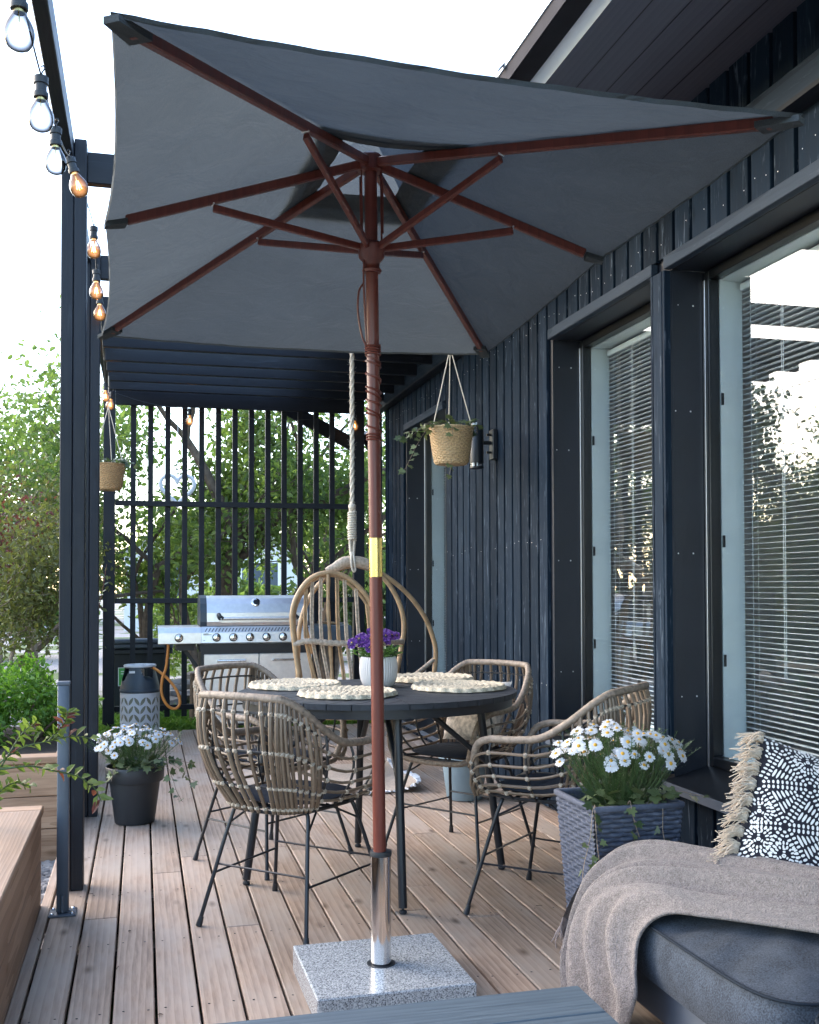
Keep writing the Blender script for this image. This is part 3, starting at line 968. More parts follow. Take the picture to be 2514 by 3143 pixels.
for j in range(NR):
    for i in range(W):
        fs.append((j*W+i, j*W+(i+1) % W, (j+1)*W+(i+1) % W, (j+1)*W+i))
# hem
base_i = len(vs)
for k, t in ring:
    p = cpt(k, t, 1.000); p.z -= .010; vs.append(p)
for i in range(W):
    fs.append((NR*W+i, NR*W+(i+1) % W, base_i+(i+1) % W, base_i+i))
cn.add(vs, fs, 0, True)
can = part('canopy', cn, M['canopy'], par)
vc = MB()
vs = []; fs = []
for j in range(7):
    r = .03 + .27 * j / 6
    for k, t in ring:
        p = cpt(k, t, r); p.z += .055 * (1 - (j / 6) ** 2) + .012
        vs.append(p)
for j in range(6):
    for i in range(W):
        fs.append((j*W+i, j*W+(i+1) % W, (j+1)*W+(i+1) % W, (j+1)*W+i))
vc.add(vs, fs, 0, True)
part('vent_cap', vc, M['canopycap'], can)
vb = MB()
vs = []; fs = []
for j, r in enumerate((.165, .235)):
    for k, t in ring:
        p = cpt(k, t, r); p.z -= .004; vs.append(p)
for i in range(W):
    fs.append((i, (i+1) % W, W+(i+1) % W, W+i))
vb.add(vs, fs, 0, True)
part('vent_band', vb, M['canopy'], can)
for k in range(6):                       # stitched pockets at the rib tips
    t = tips[k]
    b = MB()
    c0 = HUB.lerp(t, .93); sd = (t - HUB).cross(Vector((0, 0, 1))).normalized()
    d_ = (t - HUB).normalized()
    w_ = .036
    v = [c0 + sd*w_*.7 + Vector((0,0,-.015)), c0 - sd*w_*.7 + Vector((0,0,-.015)), t - sd*w_*.45 + d_*.004 + Vector((0,0,-.006)), t + sd*w_*.45 + d_*.004 + Vector((0,0,-.006))]
    v2 = [p + Vector((0, 0, .014)) for p in v]
    b.add(v + v2, [(3,2,1,0), (4,5,6,7), (0,1,5,4), (2,3,7,6), (1,2,6,5), (3,0,4,7)], 0, True)
    part('pocket', b, M['canopy'], can)
# pull cord: two strands by the pole, slack loop, then wound round the pole
b = MB()
sx = AXR @ Vector((1, 0, 0)); sy = AXR @ Vector((0, 1, 0))
for s_ in (-1, 1):
    b.tube([HUB + sx * .030 * s_ + AX * -.02 - sy * .008, RUN + sx * .030 * s_ + AX * .015 - sy * .008], .0028, 6)
    b.tube([HUB + sx * .035 * s_ + AX * -.05 - sy * .01, RUN + sx * .034 * s_ + AX * .045 - sy * .01], .0022, 6)
b.tube(bez([RUN + sx*-.026 + AX*-.03 - sy*.012, pp(2.12) + sx*-.028 - sy*.012, pp(2.0) + sx*-.024 - sy*.014, pp(1.945) + sx*-.021 - sy*.012], 16), .003, 6)
b.tube(bez([pp(2.125) + sx*-.029 - sy*.012, pp(2.10) + sx*-.043 - sy*.012, pp(2.04) + sx*-.047 - sy*.012, pp(1.97) + sx*-.036 - sy*.012, pp(1.94) + sx*-.023 - sy*.01], 24), .0032, 6)
path = []
zt = [(1.945, 0)]
def wind(z0, z1, turns):
    n = int(turns * 18)
    for i in range(n + 1):
        t = i / n; a = 2*PI*turns*t
        path.append(pp(z0 + (z1-z0)*t) + (sx*math.cos(a) + sy*math.sin(a)) * .0222)
wind(1.945, 1.915, 4.0); wind(1.915, 1.68, 6.0); wind(1.68, 1.655, 3.0)
b.tube(path, .003, 6)
path = []
wind(1.93, 1.69, 4.5)
b.tube([p + AX*.008 for p in path], .0026, 5)
part('pull_cord', b, M['redwood'], par)

# ================================================================== DINING TABLE
TC = Vector((0.962, 4.29, 0)); TZ = .778; TRX, TRY = .585, .53
tab = thing('dining_table', 'round black slatted dining table with splayed metal legs', 'table', (TC.x, TC.y, 0))
tp = MB()
def slat_poly(c0, c1, half):
    """strip between offsets c0..c1 along the slat normal, clipped to one half of the ellipse"""
    an = R(43) if half < 0 else R(137)
    d_ = Vector((math.cos(an), math.sin(an))); n_ = Vector((-d_.y, d_.x))
    pts = []
    N = 240
    # sample the clipped region boundary by polygon clipping of an ellipse polygon
    poly = [Vector((TRX*math.cos(2*PI*i/N), TRY*math.sin(2*PI*i/N))) for i in range(N)]
    def clip(poly, nn, cc):
        out = []
        for i in range(len(poly)):
            p, q = poly[i], poly[(i+1) % len(poly)]
            a_, b_ = p.dot(nn) - cc, q.dot(nn) - cc
            if a_ >= 0: out.append(p)
            if a_ * b_ < 0: out.append(p + (q-p) * (a_/(a_-b_)))
        return out
    poly = clip(poly, Vector((half, 0)), .0015)
    if len(poly) > 2: poly = clip(poly, n_, c0)
    if len(poly) > 2: poly = clip(poly, -n_, -c1)
    return poly
for half in (-1, 1):
    c = -.75
    while c < .75:
        po = slat_poly(c + .002, c + .089 - .002, half)
        c += .089
        if len(po) < 3: continue
        n = len(po)
        v = [(TC.x+p.x, TC.y+p.y, TZ) for p in po] + [(TC.x+p.x, TC.y+p.y, TZ-.022) for p in po]
        tp.add(v, [list(range(n)), list(range(2*n-1, n-1, -1))] + [(i, n+i, n+(i+1) % n, (i+1) % n) for i in range(n)], 0, False)
part('tabletop', tp, M['blacktop'], tab)
ap = MB()
pr_ = []
for (rx, z) in ((.965, TZ-.024), (.965, TZ-.058), (.925, TZ-.058), (.925, TZ-.024)):
    pr_.append((rx, z))
N = 80
vs = [(TC.x + TRX*r*math.cos(2*PI*k/N), TC.y + TRY*r*math.sin(2*PI*k/N), z) for r, z in pr_ for k in range(N)]
ap.add(vs, [(i*N+k, i*N+(k+1) % N, ((i+1) % 4)*N+(k+1) % N, ((i+1) % 4)*N+k) for i in range(4) for k in range(N)], 0, True)
for a in (0, PI/2):
    dx, dy = math.cos(a)*TRX*.93, math.sin(a)*TRY*.93
    ap.bar((TC.x-dx, TC.y-dy, TZ-.040), (TC.x+dx, TC.y+dy, TZ-.040), .03, .03)
part('apron', ap, M['blackmetal'], tab)
feet = [(0.414, 4.315), (0.977, 4.80), (0.94, 3.785), (1.496, 4.267)]
for fx, fy in feet:
    F = Vector((fx, fy, .022)); inn = (TC - F); inn.z = 0; inn.normalize()
    T_ = Vector((fx, fy, 0)) + inn * .10 + Vector((0, 0, TZ - .03))
    b = MB()
    b.tube([F, F.lerp(T_, .5), T_], .0165, 14)
    K = F.lerp(T_, .60)
    top2 = Vector((TC.x, TC.y, TZ-.05)) - inn * .16
    b.tube([K, top2], .012, 12)
    lgo = part('leg', b, M['blackmetal'], tab)
    b = MB()
    b.lathe([(.006, .0), (.0125, .001), (.0155, .006), (.0135, .013), (.004, .014), (.004, .026)], (fx, fy, 0), 18)
    part('foot', b, M['darkplastic'], lgo)

# crocheted placemats
def placemat(seed):
    q = MB(); pr = random.Random(seed)
    RR = .20; NU, NV = 132, 26
    ph = pr.random() * 6
    def fn(u, v):
        a = 2*PI*u; r = v
        edge = 1 + .055 * abs(math.sin(11*a + ph)) * r**6 - .03 * r**6
        rr = RR * r * edge
        row = r * 7.0
        nrow = int(row)
        knots = 6 + nrow * 6
        h = .010 + .011 * abs(math.sin(PI*row)) * (.6 + .4*abs(math.sin(knots*a/2 + nrow)))
        h += .004 * abs(math.sin(11*a + ph)) * max(0, r-.82) / .18
        if v > .985: h = .004
        return (rr*math.cos(a), rr*math.sin(a), h + .001*math.sin(5*a+ph)*r)
    q.grid(fn, NU, NV, closeu=True)
    n0 = len(q.v)
    q.grid(lambda u, v: (RR*.99*v*math.cos(2*PI*u), RR*.99*v*math.sin(2*PI*u), .001), 60, 2, closeu=True)
    return q.mesh('placemat', [M['mat']])
for (x, y, s_, lab) in ((0.645, 4.535, 1, 'cream crocheted placemat at the far left of the table nearest the grill'),
                        (0.80, 4.135, 2, 'cream crocheted placemat at the near edge of the table partly behind the parasol pole'),
                        (1.295, 4.675, 3, 'cream crocheted placemat at the far right of the table by the hanging chair'),
                        (1.305, 4.262, 4, 'cream crocheted placemat at the near right edge of the table')):
    o = link('placemat', placemat(s_))
    o.location = (x, y, TZ + .0005); o.rotation_euler = (0, 0, s_ * 1.3)
    OFF[o.name] = tuple(o.location)
    tag(o, lab, 'placemat', 'crocheted placemats on the round table')

# ================================================================== RATTAN CHAIRS
rimL = [(-.222, .246, .452), (-.255, .262, .53), (-.282, .238, .62), (-.294, .17, .652), (-.300, .05, .658), (-.296, -.06, .672),
        (-.276, -.150, .728), (-.245, -.228, .796), (-.208, -.272, .830), (-.165, -.292, .838), (0, -.305, .841)]
botL = [(-.20, .235, .445), (-.212, .215, .440), (-.218, .17, .435), (-.218, .10, .430), (-.214, .03, .430), (-.205, -.04, .430),
        (-.192, -.10, .430), (-.168, -.15, .430), (-.138, -.18, .430), (-.09, -.20, .430), (0, -.21, .430)]
_f = lambda L, kx: [(x*kx, y*(.86 if y > 0 else 1.05), z) for x, y, z in L]
rimL = _f(rimL, .88); botL = _f(botL, .9)
mir = lambda L: L + [(-x, y, z) for x, y, z in L[-2::-1]]
RIM = bez(mir(rimL), 160); BOT = bez(mir(botL), 160)
NP = len(RIM) - 1
def rat(L, u):
    f = max(0, min(1, u)) * NP
    i = min(NP - 1, int(f))
    return L[i].lerp(L[i+1], f - i)
def shell(u, v):
    p = rat(RIM, u).lerp(rat(BOT, u), v)
    bk = abs(u - .5) * 2
    out = Vector((p.x, p.y, 0))
    if out.length > 1e-5: out.normalize()
    amt = .052 * math.sin(PI * min(1, v) ** .8) * (1 - .35 * bk)
    q = p + out * amt
    q.z -= .02 * math.sin(PI * v)
    return q
CH = {}
def chair_meshes():
    cr = random.Random(21)
    # wrapped rim and base ring
    b = MB()
    b.tube(RIM, .0140, 10)
    for i in range(2, NP, 1):                    # turns of the wrapping cane
        if i % 2 == 0:
            c = RIM[i]; t = (RIM[i+1] - RIM[i-1]).normalized() if i < NP else Vector((1, 0, 0))
            b.tube([c - t*.003, c, c + t*.003], [.0142, .0152, .0142], 10, cap=False)
    fr_ = bez([RIM[0], Vector((-.15, .234, .436)), Vector((0, .243, .430)), Vector((.15, .234, .436)), RIM[-1]], 30)
    b.tube(fr_, .011, 9)
    for i in range(1, len(fr_) - 1):
        t = (fr_[i+1] - fr_[i-1]).normalized()
        b.tube([fr_[i] - t*.004, fr_[i], fr_[i] + t*.004], [.0113, .0123, .0113], 9, cap=False)
    CH['rim'] = b.mesh('rim', [M['rattanwrap']])
    # rods
    b = MB(); nd = []
    ur = [.325 + .35 * i / 22 for i in range(23)]
    for i, u in enumerate(ur):
        w_ = cr.uniform(-.0035, .0035); sl = (u - .5) * .10 + .012
        b.tube([shell(u + sl * v + w_ * math.sin(3*v), v) for v in [k/9 for k in range(10)]], cr.uniform(.0068, .0084), 7)
        for v in (.11, .40, .72, .95): nd.append((u + sl * v + w_ * math.sin(3*v), v))
    vh = (.17, .34, .51, .68, .85)
    for side in (0, 1):
        m_ = (lambda u: u) if side == 0 else (lambda u: 1 - u)
        for v in vh:
            u1 = .345 + .035 * v
            pts = [shell(m_(u1 * k / 16), v + (.10 - .35 * (v-.3)) * max(0, (k/16 - .55)) ) for k in range(17)]
            b.tube(pts, .0056, 6)
            for u in (.085, .155, .225, .29): nd.append((m_(u), v + (.10 - .35*(v-.3)) * max(0, (u/u1 - .55))))
        for u in (.31, .322):
            b.tube([shell(m_(u - .01*v), v) for v in [k/8 for k in range(9)]], .0056, 6)
    CH['rods'] = b.mesh('rods', [M['rattan']])
    # black support rods of the shell
    b = MB()
    for v in (.11, .40, .72):
        b.tube([shell(.315 + .37 * k / 30, v) + Vector((0, .004, 0)) for k in range(31)], .0042, 6)
    for side in (0, 1):
        m_ = (lambda u: u) if side == 0 else (lambda u: 1 - u)
        for u in (.085, .155, .225, .29):
            b.tube([shell(m_(u), v) * 1.0 + Vector((.004 if side == 0 else -.004, 0, 0)) for v in [k/8 for k in range(9)]], .0055 if u > .28 else .0048, 6)
    b.tube([Vector((p.x*.97, p.y*.97, p.z)) for p in BOT], .007, 7)
    for y in (-.12, -.02, .08, .17):
        b.tube([(-.188, y, .432), (.188, y, .432)], .0055, 6)
    CH['shell_frame'] = b.mesh('shell_frame', [M['darkrod']])
    # pale cane bindings where the rods cross
    b = MB()
    for u, v in nd:
        c = shell(u, v)
        t = (shell(u, min(1, v+.04)) - shell(u, v-.04)).normalized()
        s2 = (shell(min(1, u+.01), v) - shell(max(0, u-.01), v)).normalized()
        n_ = t.cross(s2).normalized()
        for d_ in ((t + s2*.8).normalized(), (t - s2*.8).normalized()):
            b.tube([c - d_*.0085, c + n_*.0035*(1 if n_.dot(Vector((c.x, c.y, 0))) > 0 else -1), c + d_*.0085], [.0052, .0085, .0052], 5)
    CH['binding'] = b.mesh('binding', [M['bind2']])
    # legs
    for key, sx_, fy, fx, ty, tx in (('leg_r0', -1, -.242, .237, -.13, .155), ('leg_r1', 1, -.242, .237, -.13, .155), ('leg_f0', -1, .242, .268, .14, .165), ('leg_f1', 1, .242, .268, .14, .165)):
        b = MB()
        pts = [Vector((sx_*fx, fy, .004))]
        knee = Vector((sx_*(tx+.012), ty + (fy-ty)*.05, .405))
        pts += [pts[0].lerp(knee, t) for t in (.4, .8)]
        pts += [Vector((sx_*(tx + .008), ty, .412)), Vector((sx_*(tx - .012), ty, .4235)), Vector((sx_*(tx - .04), ty, .4255)), Vector((0, ty, .4265))]
        b.tube(bez(pts, 30), .0075, 9)
        CH[key] = b.mesh('leg', [M['blackmetal']])
        b = MB()
        p0 = Vector((sx_*fx, fy, 0)); dd = (knee - p0).normalized()
        b.tube([p0 + Vector((0, 0, .001)), p0 + dd*.012, p0 + dd*.036], [.0115, .0115, .009], 10)
        CH[key + 'f'] = b.mesh('foot_cap', [M['darkplastic']])
    b = MB()
    def lg_(sx_, fy, fx, ty, tx, z): return Vector((sx_*fx, fy, 0)).lerp(Vector((sx_*(tx+.012), ty, .405)), z/.405)
    rr_ = (-.242, .237, -.13, .155); ff_ = (.242, .268, .14, .165)
    b.tube([lg_(-1, *rr_, .215), lg_(1, *rr_, .215)], .0042, 6)
    b.tube([lg_(-1, *ff_, .215), lg_(1, *ff_, .215)], .0042, 6)
    for s_ in (-1, 1):
        b.tube([lg_(s_, *rr_, .185), lg_(s_, *ff_, .185)], .0042, 6)
        b.tube([lg_(s_, *rr_, .36), Vector((s_*.13, -.02, .425))], .0042, 6)
        b.tube([lg_(s_, *ff_, .36), Vector((s_*.13, .03, .425))], .0042, 6)
    CH['stretcher'] = b.mesh('stretcher', [M['blackmetal']])
chair_meshes()
def cushion_mesh(name, w_, d_, h, mat, seams=True, p=3.2):
    b = MB()
    def fn(u, v):
        a = 2*PI*u
        r = 1 / ((abs(math.cos(a))**p + abs(math.sin(a))**p) ** (1/p))
        if v < .5:
            k = v * 2
            rr, z = r * math.sin(k*PI/2) ** .55 if k > 0 else 0, -h/2*math.cos(k*PI/2)
            z = -h/2 * (1 - k**4)
            rr = r * k ** .8
        else:
            k = (1 - v) * 2
            rr = r * k ** .8
            z = h/2 * (1 - k**4)
            if seams:
                z -= .0035 * max(0, 1 - abs(((rr*math.sin(a)*3.0 + .5) % 1) - .5) / .07) * (k < .95)
        return (rr*math.cos(a)*w_/2, rr*math.sin(a)*d_/2, z + h/2)
    b.grid(fn, 64, 28, closeu=True)
    return b.mesh(name, [mat])
padm = cushion_mesh('seat_pad', .375, .39, .036, M['pad'])
chairs = [((.537, 3.842), (.34, .344), 'rattan bucket chair nearest the parasol base with its woven back to the camera', 'slate grey seat pad on the rattan chair nearest the parasol base'),
          ((.565, 4.714), (.31, -.396), 'rattan bucket chair at the far left of the table in front of the grill', 'slate grey seat pad on the rattan chair in front of the grill'),
          ((1.43, 4.635), (-.40, -.30), 'rattan bucket chair at the far right of the table holding a spotted cushion', 'slate grey seat pad under the spotted cushion on the far right chair'),
          ((1.525, 3.73), (-.335, .352), 'rattan bucket chair at the near right seen from the side behind the daisy planter', 'slate grey seat pad on the side-on rattan chair behind the daisy planter')]
for (cx, cy), (dx, dy), lab, plab in chairs:
    rz = math.atan2(-dx, dy)
    t = thing('rattan_chair', lab, 'chair', (cx, cy, 0), rz, 'rattan chairs around the round table')
    for key, nm in (('rim', 'rim'), ('rods', 'rattan_weave'), ('shell_frame', 'shell_frame'), ('stretcher', 'stretcher')):
        o = link(nm, CH[key], t)
        if key == 'rods':
            link('binding', CH['binding'], o)['kind'] = 'stuff'
    for key in ('leg_r0', 'leg_r1', 'leg_f0', 'leg_f1'):
        o = link('leg', CH[key], t)
        link('foot_cap', CH[key + 'f'], o)
    o = link('seat_cushion', padm)
    o.location = (cx + dx*.03, cy + dy*.03, .440); o.rotation_euler = (0, 0, rz)
    tag(o, plab, 'seat cushion', 'slate seat pads on the rattan chairs')

def pillow_fn(w_, h, t, pinch=.06):
    def fn(x, y, side):
        ax, ay = abs(x), abs(y)
        k = max(0, (1 - ax**2.6)) ** .5 * max(0, (1 - ay**2.6)) ** .5
        px = x * w_/2 * (1 - pinch * (1 - ay**2) * ax**2)
        py = y * h/2 * (1 - pinch * (1 - ax**2) * ay**2)
        return Vector((px, py, side * t/2 * k ** .75))
    return fn
def pillow_mb(w_, h, t, n=22, pinch=.06):
    f = pillow_fn(w_, h, t, pinch)
    b = MB()
    for side in (1, -1):
        b.grid(lambda u, v: tuple(f((u*2-1)*side, v*2-1, side)), n, n)
    return b
def place(o, loc, rot):
    o.location = loc
    o.rotation_euler = rot.to_euler()
    OFF[o.name] = tuple(loc)
pc = link('spotted_cushion', pillow_mb(.31, .31, .12).mesh('spotted_cushion', [M['floral']]))
dv = Vector((-.40, -.30, 0)).normalized()
zc = Vector((dv.x*.9, dv.y*.9, .42)).normalized(); xc = Vector((-dv.y, dv.x, 0)); yc = zc.cross(xc)
place(pc, (1.43 - dv.x*.13, 4.635 - dv.y*.13, .625), Matrix((xc, yc, zc)).transposed())
tag(pc, 'pale cushion with brown spots leaning in the far right rattan chair', 'cushion')

# ================================================================== PANSY POT ON TABLE
pot = thing('potted_pansies', 'ribbed off white pot of purple pansies standing on the black table', 'potted plant', (1.0, 4.46, TZ))
b = MB()
def ribs(a, i): return .0016 * math.cos(44*a) if 3 <= i <= 9 else 0
prof = [(.001, 0), (.058, 0), (.068, .006), (.077, .03), (.081, .055), (.0825, .08), (.0815, .10), (.079, .115), (.076, .126), (.0735, .130), (.070, .130), (.068, .120), (.066, .10)]
b.lathe(prof, (1.0, 4.46, TZ), 176, disp=ribs)
pt = part('pot', b, M['vase'], pot)
b = MB(); b.lathe([(.0665, .112), (.0001, .118)], (1.0, 4.46, TZ), 24)
part('soil', b, M['soil'], pt)
def leafpoly(b, c, d, up, L, W_, fold=.25, mi=0, droop=.2):
    d = d.normalized(); s_ = d.cross(up)
    if s_.length < 1e-4: s_ = Vector((1, 0, 0))
    s_.normalize(); n_ = s_.cross(d)
    p = [c, c + d*L*.35 + s_*W_/2 + n_*fold*W_, c + d*L*.75 + s_*W_*.36 + n_*(fold*W_*.6 - droop*L*.3), c + d*L - n_*droop*L*.6,
         c + d*L*.75 - s_*W_*.36 + n_*(fold*W_*.6 - droop*L*.3), c + d*L*.35 - s_*W_/2 + n_*fold*W_, c + d*L*.5 - n_*droop*L*.1]
    b.add(p, [(0, 1, 6), (1, 2, 6), (2, 3, 6), (3, 4, 6), (4, 5, 6), (5, 0, 6)], mi, False)
def rdir(r_, up=.5):
    a = r_.uniform(0, 2*PI)
    return Vector((math.cos(a), math.sin(a), r_.uniform(-.2, 1) * up * 2))
pr2 = random.Random(4)
b = MB()
for i in range(150):
    a = pr2.uniform(0, 2*PI); r = pr2.uniform(.0, .062)
    c = Vector((1.0 + r*math.cos(a), 4.46 + r*math.sin(a), TZ + .118))
    d_ = Vector((math.cos(a), math.sin(a), pr2.uniform(.2, 1.6))).normalized()
    e = c + d_ * pr2.uniform(.02, .065)
    b.tube([c, e], .0012, 4)
    leafpoly(b, e, Vector((math.cos(a+pr2.uniform(-1, 1)), math.sin(a+pr2.uniform(-1, 1)), .3)), Vector((0, 0, 1)), pr2.uniform(.022, .04), pr2.uniform(.012, .02))
part('foliage', b, M['pansyleaf'], pot)
def pansy_mesh():
    b = MB()
    for a, r, w_ in ((90, .021, .026), (35, .021, .026), (145, .021, .026), (-20, .019, .024), (200, .019, .024), (-90, .023, .032)):
        d_ = Vector((math.cos(R(a)), math.sin(R(a)), 0)); s_ = Vector((-d_.y, d_.x, 0))
        n = 9
        vs = [Vector((0, 0, .001 + a*1e-5))]
        for k in range(n):
            t = -1.15 + 2.3*k/(n-1)
            vs.append(d_ * r * (.35 + .65*math.cos(t*.8)) + s_ * w_/2 * math.sin(t) + Vector((0, 0, .003*math.cos(5*t) + .002 + a*1e-5)))
        b.add(vs, [(0, k, k+1) for k in range(1, n)], 0, False)
    b.lathe([(.0075, .005), (.0001, .0065)], (0, -.002, 0), 9, 1)
    b.lathe([(.0022, .007), (.0001, .008)], (0, .0005, 0), 6, 2)
    return b.mesh('flower', [M['pansy'], M['pansyeye'], M['yellow']])
pm = pansy_mesh()
for i in range(22):
    a = pr2.uniform(0, 2*PI); r = .115 * pr2.random() ** .6
    o = link('flower', pm, pot)
    o.location = (r*math.cos(a)*1.02, r*math.sin(a)*.8, .175 + .05*(1 - (r/.12)**2) + pr2.uniform(-.02, .03))
    n_ = Vector((r*math.cos(a)*4 - .15, r*math.sin(a)*4 - .75, .45)).normalized()
    o.rotation_euler = n_.to_track_quat('Z', 'Y').to_euler()
    s_ = pr2.uniform(.85, 1.2); o.scale = (s_, s_, s_)

# ================================================================== DAISIES
def daisy_mesh(n=15, r=.021):
    b = MB(); q = random.Random(n)
    for k in range(n):
        a = 2*PI*k/n + q.uniform(-.06, .06); d_ = Vector((math.cos(a), math.sin(a), 0)); s_ = Vector((-d_.y, d_.x, 0))
        w_ = r * .21; L = r * q.uniform(.9, 1.08); dz = q.uniform(-.003, .002)
        z0 = .0006 * (k % 2)
        vs = [d_*.003 + s_*w_*.5 + Vector((0,0,z0)), d_*L*.55 + s_*w_ + Vector((0,0,z0+.0015)), d_*L*.93 + s_*w_*.6 + Vector((0,0,z0+dz)), d_*L + Vector((0,0,z0+dz*1.3)),
              d_*L*.93 - s_*w_*.6 + Vector((0,0,z0+dz)), d_*L*.55 - s_*w_ + Vector((0,0,z0+.0015)), d_*.003 - s_*w_*.5 + Vector((0,0,z0))]
        b.add(vs, [(0,1,5,6), (1,2,4,5), (2,3,4)], 0, True)
    b.lathe([(.0062, .0005), (.0055, .003), (.0032, .0046), (.0001, .0052)], (0, 0, 0), 12, 1)
    b.lathe([(.0001, -.004), (.005, -.0035), (.0058, 0)], (0, 0, 0), 10, 2)
    return b.mesh('flower', [M['petal'], M['yellow'], M['stem']])
dms = [daisy_mesh(14, .0215), daisy_mesh(16, .023), daisy_mesh(13, .020)]
def feather(b, c, d, L, q):
    """finely cut leaf: a midrib strip with narrow side lobes"""
    d = d.normalized()
    s_ = d.cross(Vector((0, 0, 1)))
    if s_.length < .01: s_ = Vector((1, 0, 0))
    s_.normalize(); n_ = s_.cross(d)
    w_ = L * .045
    e = c + d*L - n_*L*.12
    b.add([c - s_*w_*.5, c + s_*w_*.5, e + s_*w_*.3, e - s_*w_*.3], [(0, 1, 2, 3)], 0, False)
    for t in (.35, .55, .75, .92):
        m_ = c.lerp(e, t)
        for sg in (-1, 1):
            l2 = L * (.34 - .18 * t) * q.uniform(.8, 1.2)
            d2 = (d*.75 + s_*sg*.8 + n_*q.uniform(-.2, .3)).normalized()
            b.add([m_ - d*w_*.4, m_ + d*w_*.5, m_ + d2*l2], [(0, 1, 2)], 0, False)
def daisy_bush(parent, loc, n, rx, ry, z_soil, z_top, seed, sc=1.0, nleaf=420):
    q = random.Random(seed)
    st = MB(); lf = MB()
    x0, y0 = loc
    for i in range(n):
        for _ in range(40):
            u, v = q.uniform(-1, 1), q.uniform(-1, 1)
            if u*u + v*v < 1: break
        r2 = u*u + v*v
        p = Vector((x0 + u*rx, y0 + v*ry, z_top - .085*r2 + q.uniform(-.018, .016)))
        if q.random() < .15: p.z -= q.uniform(.015, .05)
        o = link('flower', dms[i % 3], parent)
        base = OFF[parent.name]
        o.location = (p.x - base[0], p.y - base[1], p.z - base[2])
        n_ = Vector((u*.55 + q.uniform(-.35, .35), v*.45 - .28 + q.uniform(-.35, .3), 1)).normalized()
        if r2 > .5 and v < 0: n_ = Vector((u*.7, v*.9 - .3, .55 + q.uniform(-.2, .3))).normalized()
        o.rotation_euler = n_.to_track_quat('Z', 'Y').to_euler()
        s_ = sc * q.uniform(.85, 1.12); o.scale = (s_, s_, s_)
        c = Vector((x0 + u*rx*.28, y0 + v*ry*.28, z_soil))
        m_ = c.lerp(p, .5) + Vector((u*.02, v*.02, .02))
        st.tube([c, m_, p - n_*.004], .0016*sc, 4)
    for i in range(nleaf):
        u, v = q.uniform(-1, 1), q.uniform(-1, 1)
        if u*u + v*v > 1: continue
        h = q.random() ** .8
        wd = .34 + .6*h
        c = Vector((x0 + u*rx*wd, y0 + v*ry*wd, z_soil + .01 + (z_top - z_soil - .05 - .06*(u*u+v*v)) * h))
        feather(lf, c, Vector((u*.7 + q.uniform(-.6, .6), v*.7 + q.uniform(-.6, .6), q.uniform(.35, 1.3))), q.uniform(.045, .085)*sc, q)
    so_ = part('stems', st, M['stem'], parent)
    part('foliage', lf, M['daisyleaf'], parent)
IVY = [(0, 0), (.30, -.08), (.52, .10), (.36, .30), (.48, .62), (.20, .58), (0, 1.0), (-.20, .58), (-.48, .62), (-.36, .30), (-.52, .10), (-.30, -.08)]
def ivyleaf(b, c, d, up, s_, mi=0):
    d = d.normalized(); x = d.cross(up)
    if x.length < 1e-3: x = Vector((1, 0, 0))
    x.normalize(); n_ = x.cross(d)
    vs = [c + x*px*s_ + d*py*s_ + n_*(.12*s_*abs(px) - .1*s_*py*py) for px, py in IVY]
    ctr = c + d*.35*s_ - n_*.02*s_
    b.add(vs + [ctr], [(i, (i+1) % 12, 12) for i in range(12)], mi, False)
def ivy_strand(b, pts, q, s_=.03, step=.028):
    P = bez(pts, max(12, len(pts)*8))
    b.tube(P, .0013, 4, 1)
    acc = 0
    for i in range(1, len(P)):
        acc += (P[i] - P[i-1]).length
        if acc > step:
            acc = 0
            a = q.uniform(0, 2*PI)
            d_ = Vector((math.cos(a), math.sin(a), q.uniform(-.9, .2)))
            up = Vector((q.uniform(-.5, .5), -.8 + q.uniform(-.4, .4), .6))
            st = P[i] + d_*.012
            b.tube([P[i], st], .0008, 3, 1)
            ivyleaf(b, st, d_, up, s_*q.uniform(.65, 1.15))

# tall woven planter with daisies (right foreground)
wp = thing('daisy_planter', 'tall tapered blue grey wicker planter full of white daisies beside the sofa', 'planter', (1.455, 3.045, 0))
b = MB()
PZ = .552; HB, HT = .108, .146
def wall_face(face):
    rows, cols = 38, 8
    def fn(u, v):
        h = HB + (HT-HB)*v
        row = v*rows; ri = int(min(rows-1, row)); fv = row - ri
        cu = u*cols
        bul = math.copysign(abs(math.cos(PI*(cu + ri)))**.6, math.cos(PI*(cu + ri))) * .0034 + .0048*math.sin(PI*fv)**.5
        if u < .03 or u > .97: bul = .004*math.sin(PI*fv)
        x = (u*2-1)*h; o_ = h + bul
        p = [(x, -o_), (o_, x), (-x, o_), (-o_, -x)][face]
        return (1.455 + p[0], 3.045 + p[1], .004 + v*(PZ-.012))
    b.grid(fn, cols*8, rows*5)
for f_ in range(4): wall_face(f_)
for f_ in range(4):
    a0 = [(-1, -1), (1, -1), (1, 1), (-1, 1)]
    p, q_ = a0[f_], a0[(f_+1) % 4]
    h = HT + .002
    b.bar((1.455 + p[0]*h, 3.045 + p[1]*h, PZ-.006), (1.455 + q_[0]*h, 3.045 + q_[1]*h, PZ-.006), .016, .018, 0, b=.004)
    h = HT - .012
    v = [(1.455+p[0]*h, 3.045+p[1]*h, PZ-.004), (1.455+q_[0]*h, 3.045+q_[1]*h, PZ-.004), (1.455+q_[0]*h*.95, 3.045+q_[1]*h*.95, PZ-.09), (1.455+p[0]*h*.95, 3.045+p[1]*h*.95, PZ-.09)]
    b.add(v, [(3, 2, 1, 0)], 0, False)
wpo = part('woven_pot', b, M['wicker'], wp)
b = MB(); b.grid(lambda u, v: (1.455 + (u*2-1)*.132, 3.045 + (v*2-1)*.132, PZ - .05 + .006*math.sin(17*u)*math.cos(13*v)), 12, 12)
part('soil', b, M['soil'], wpo)
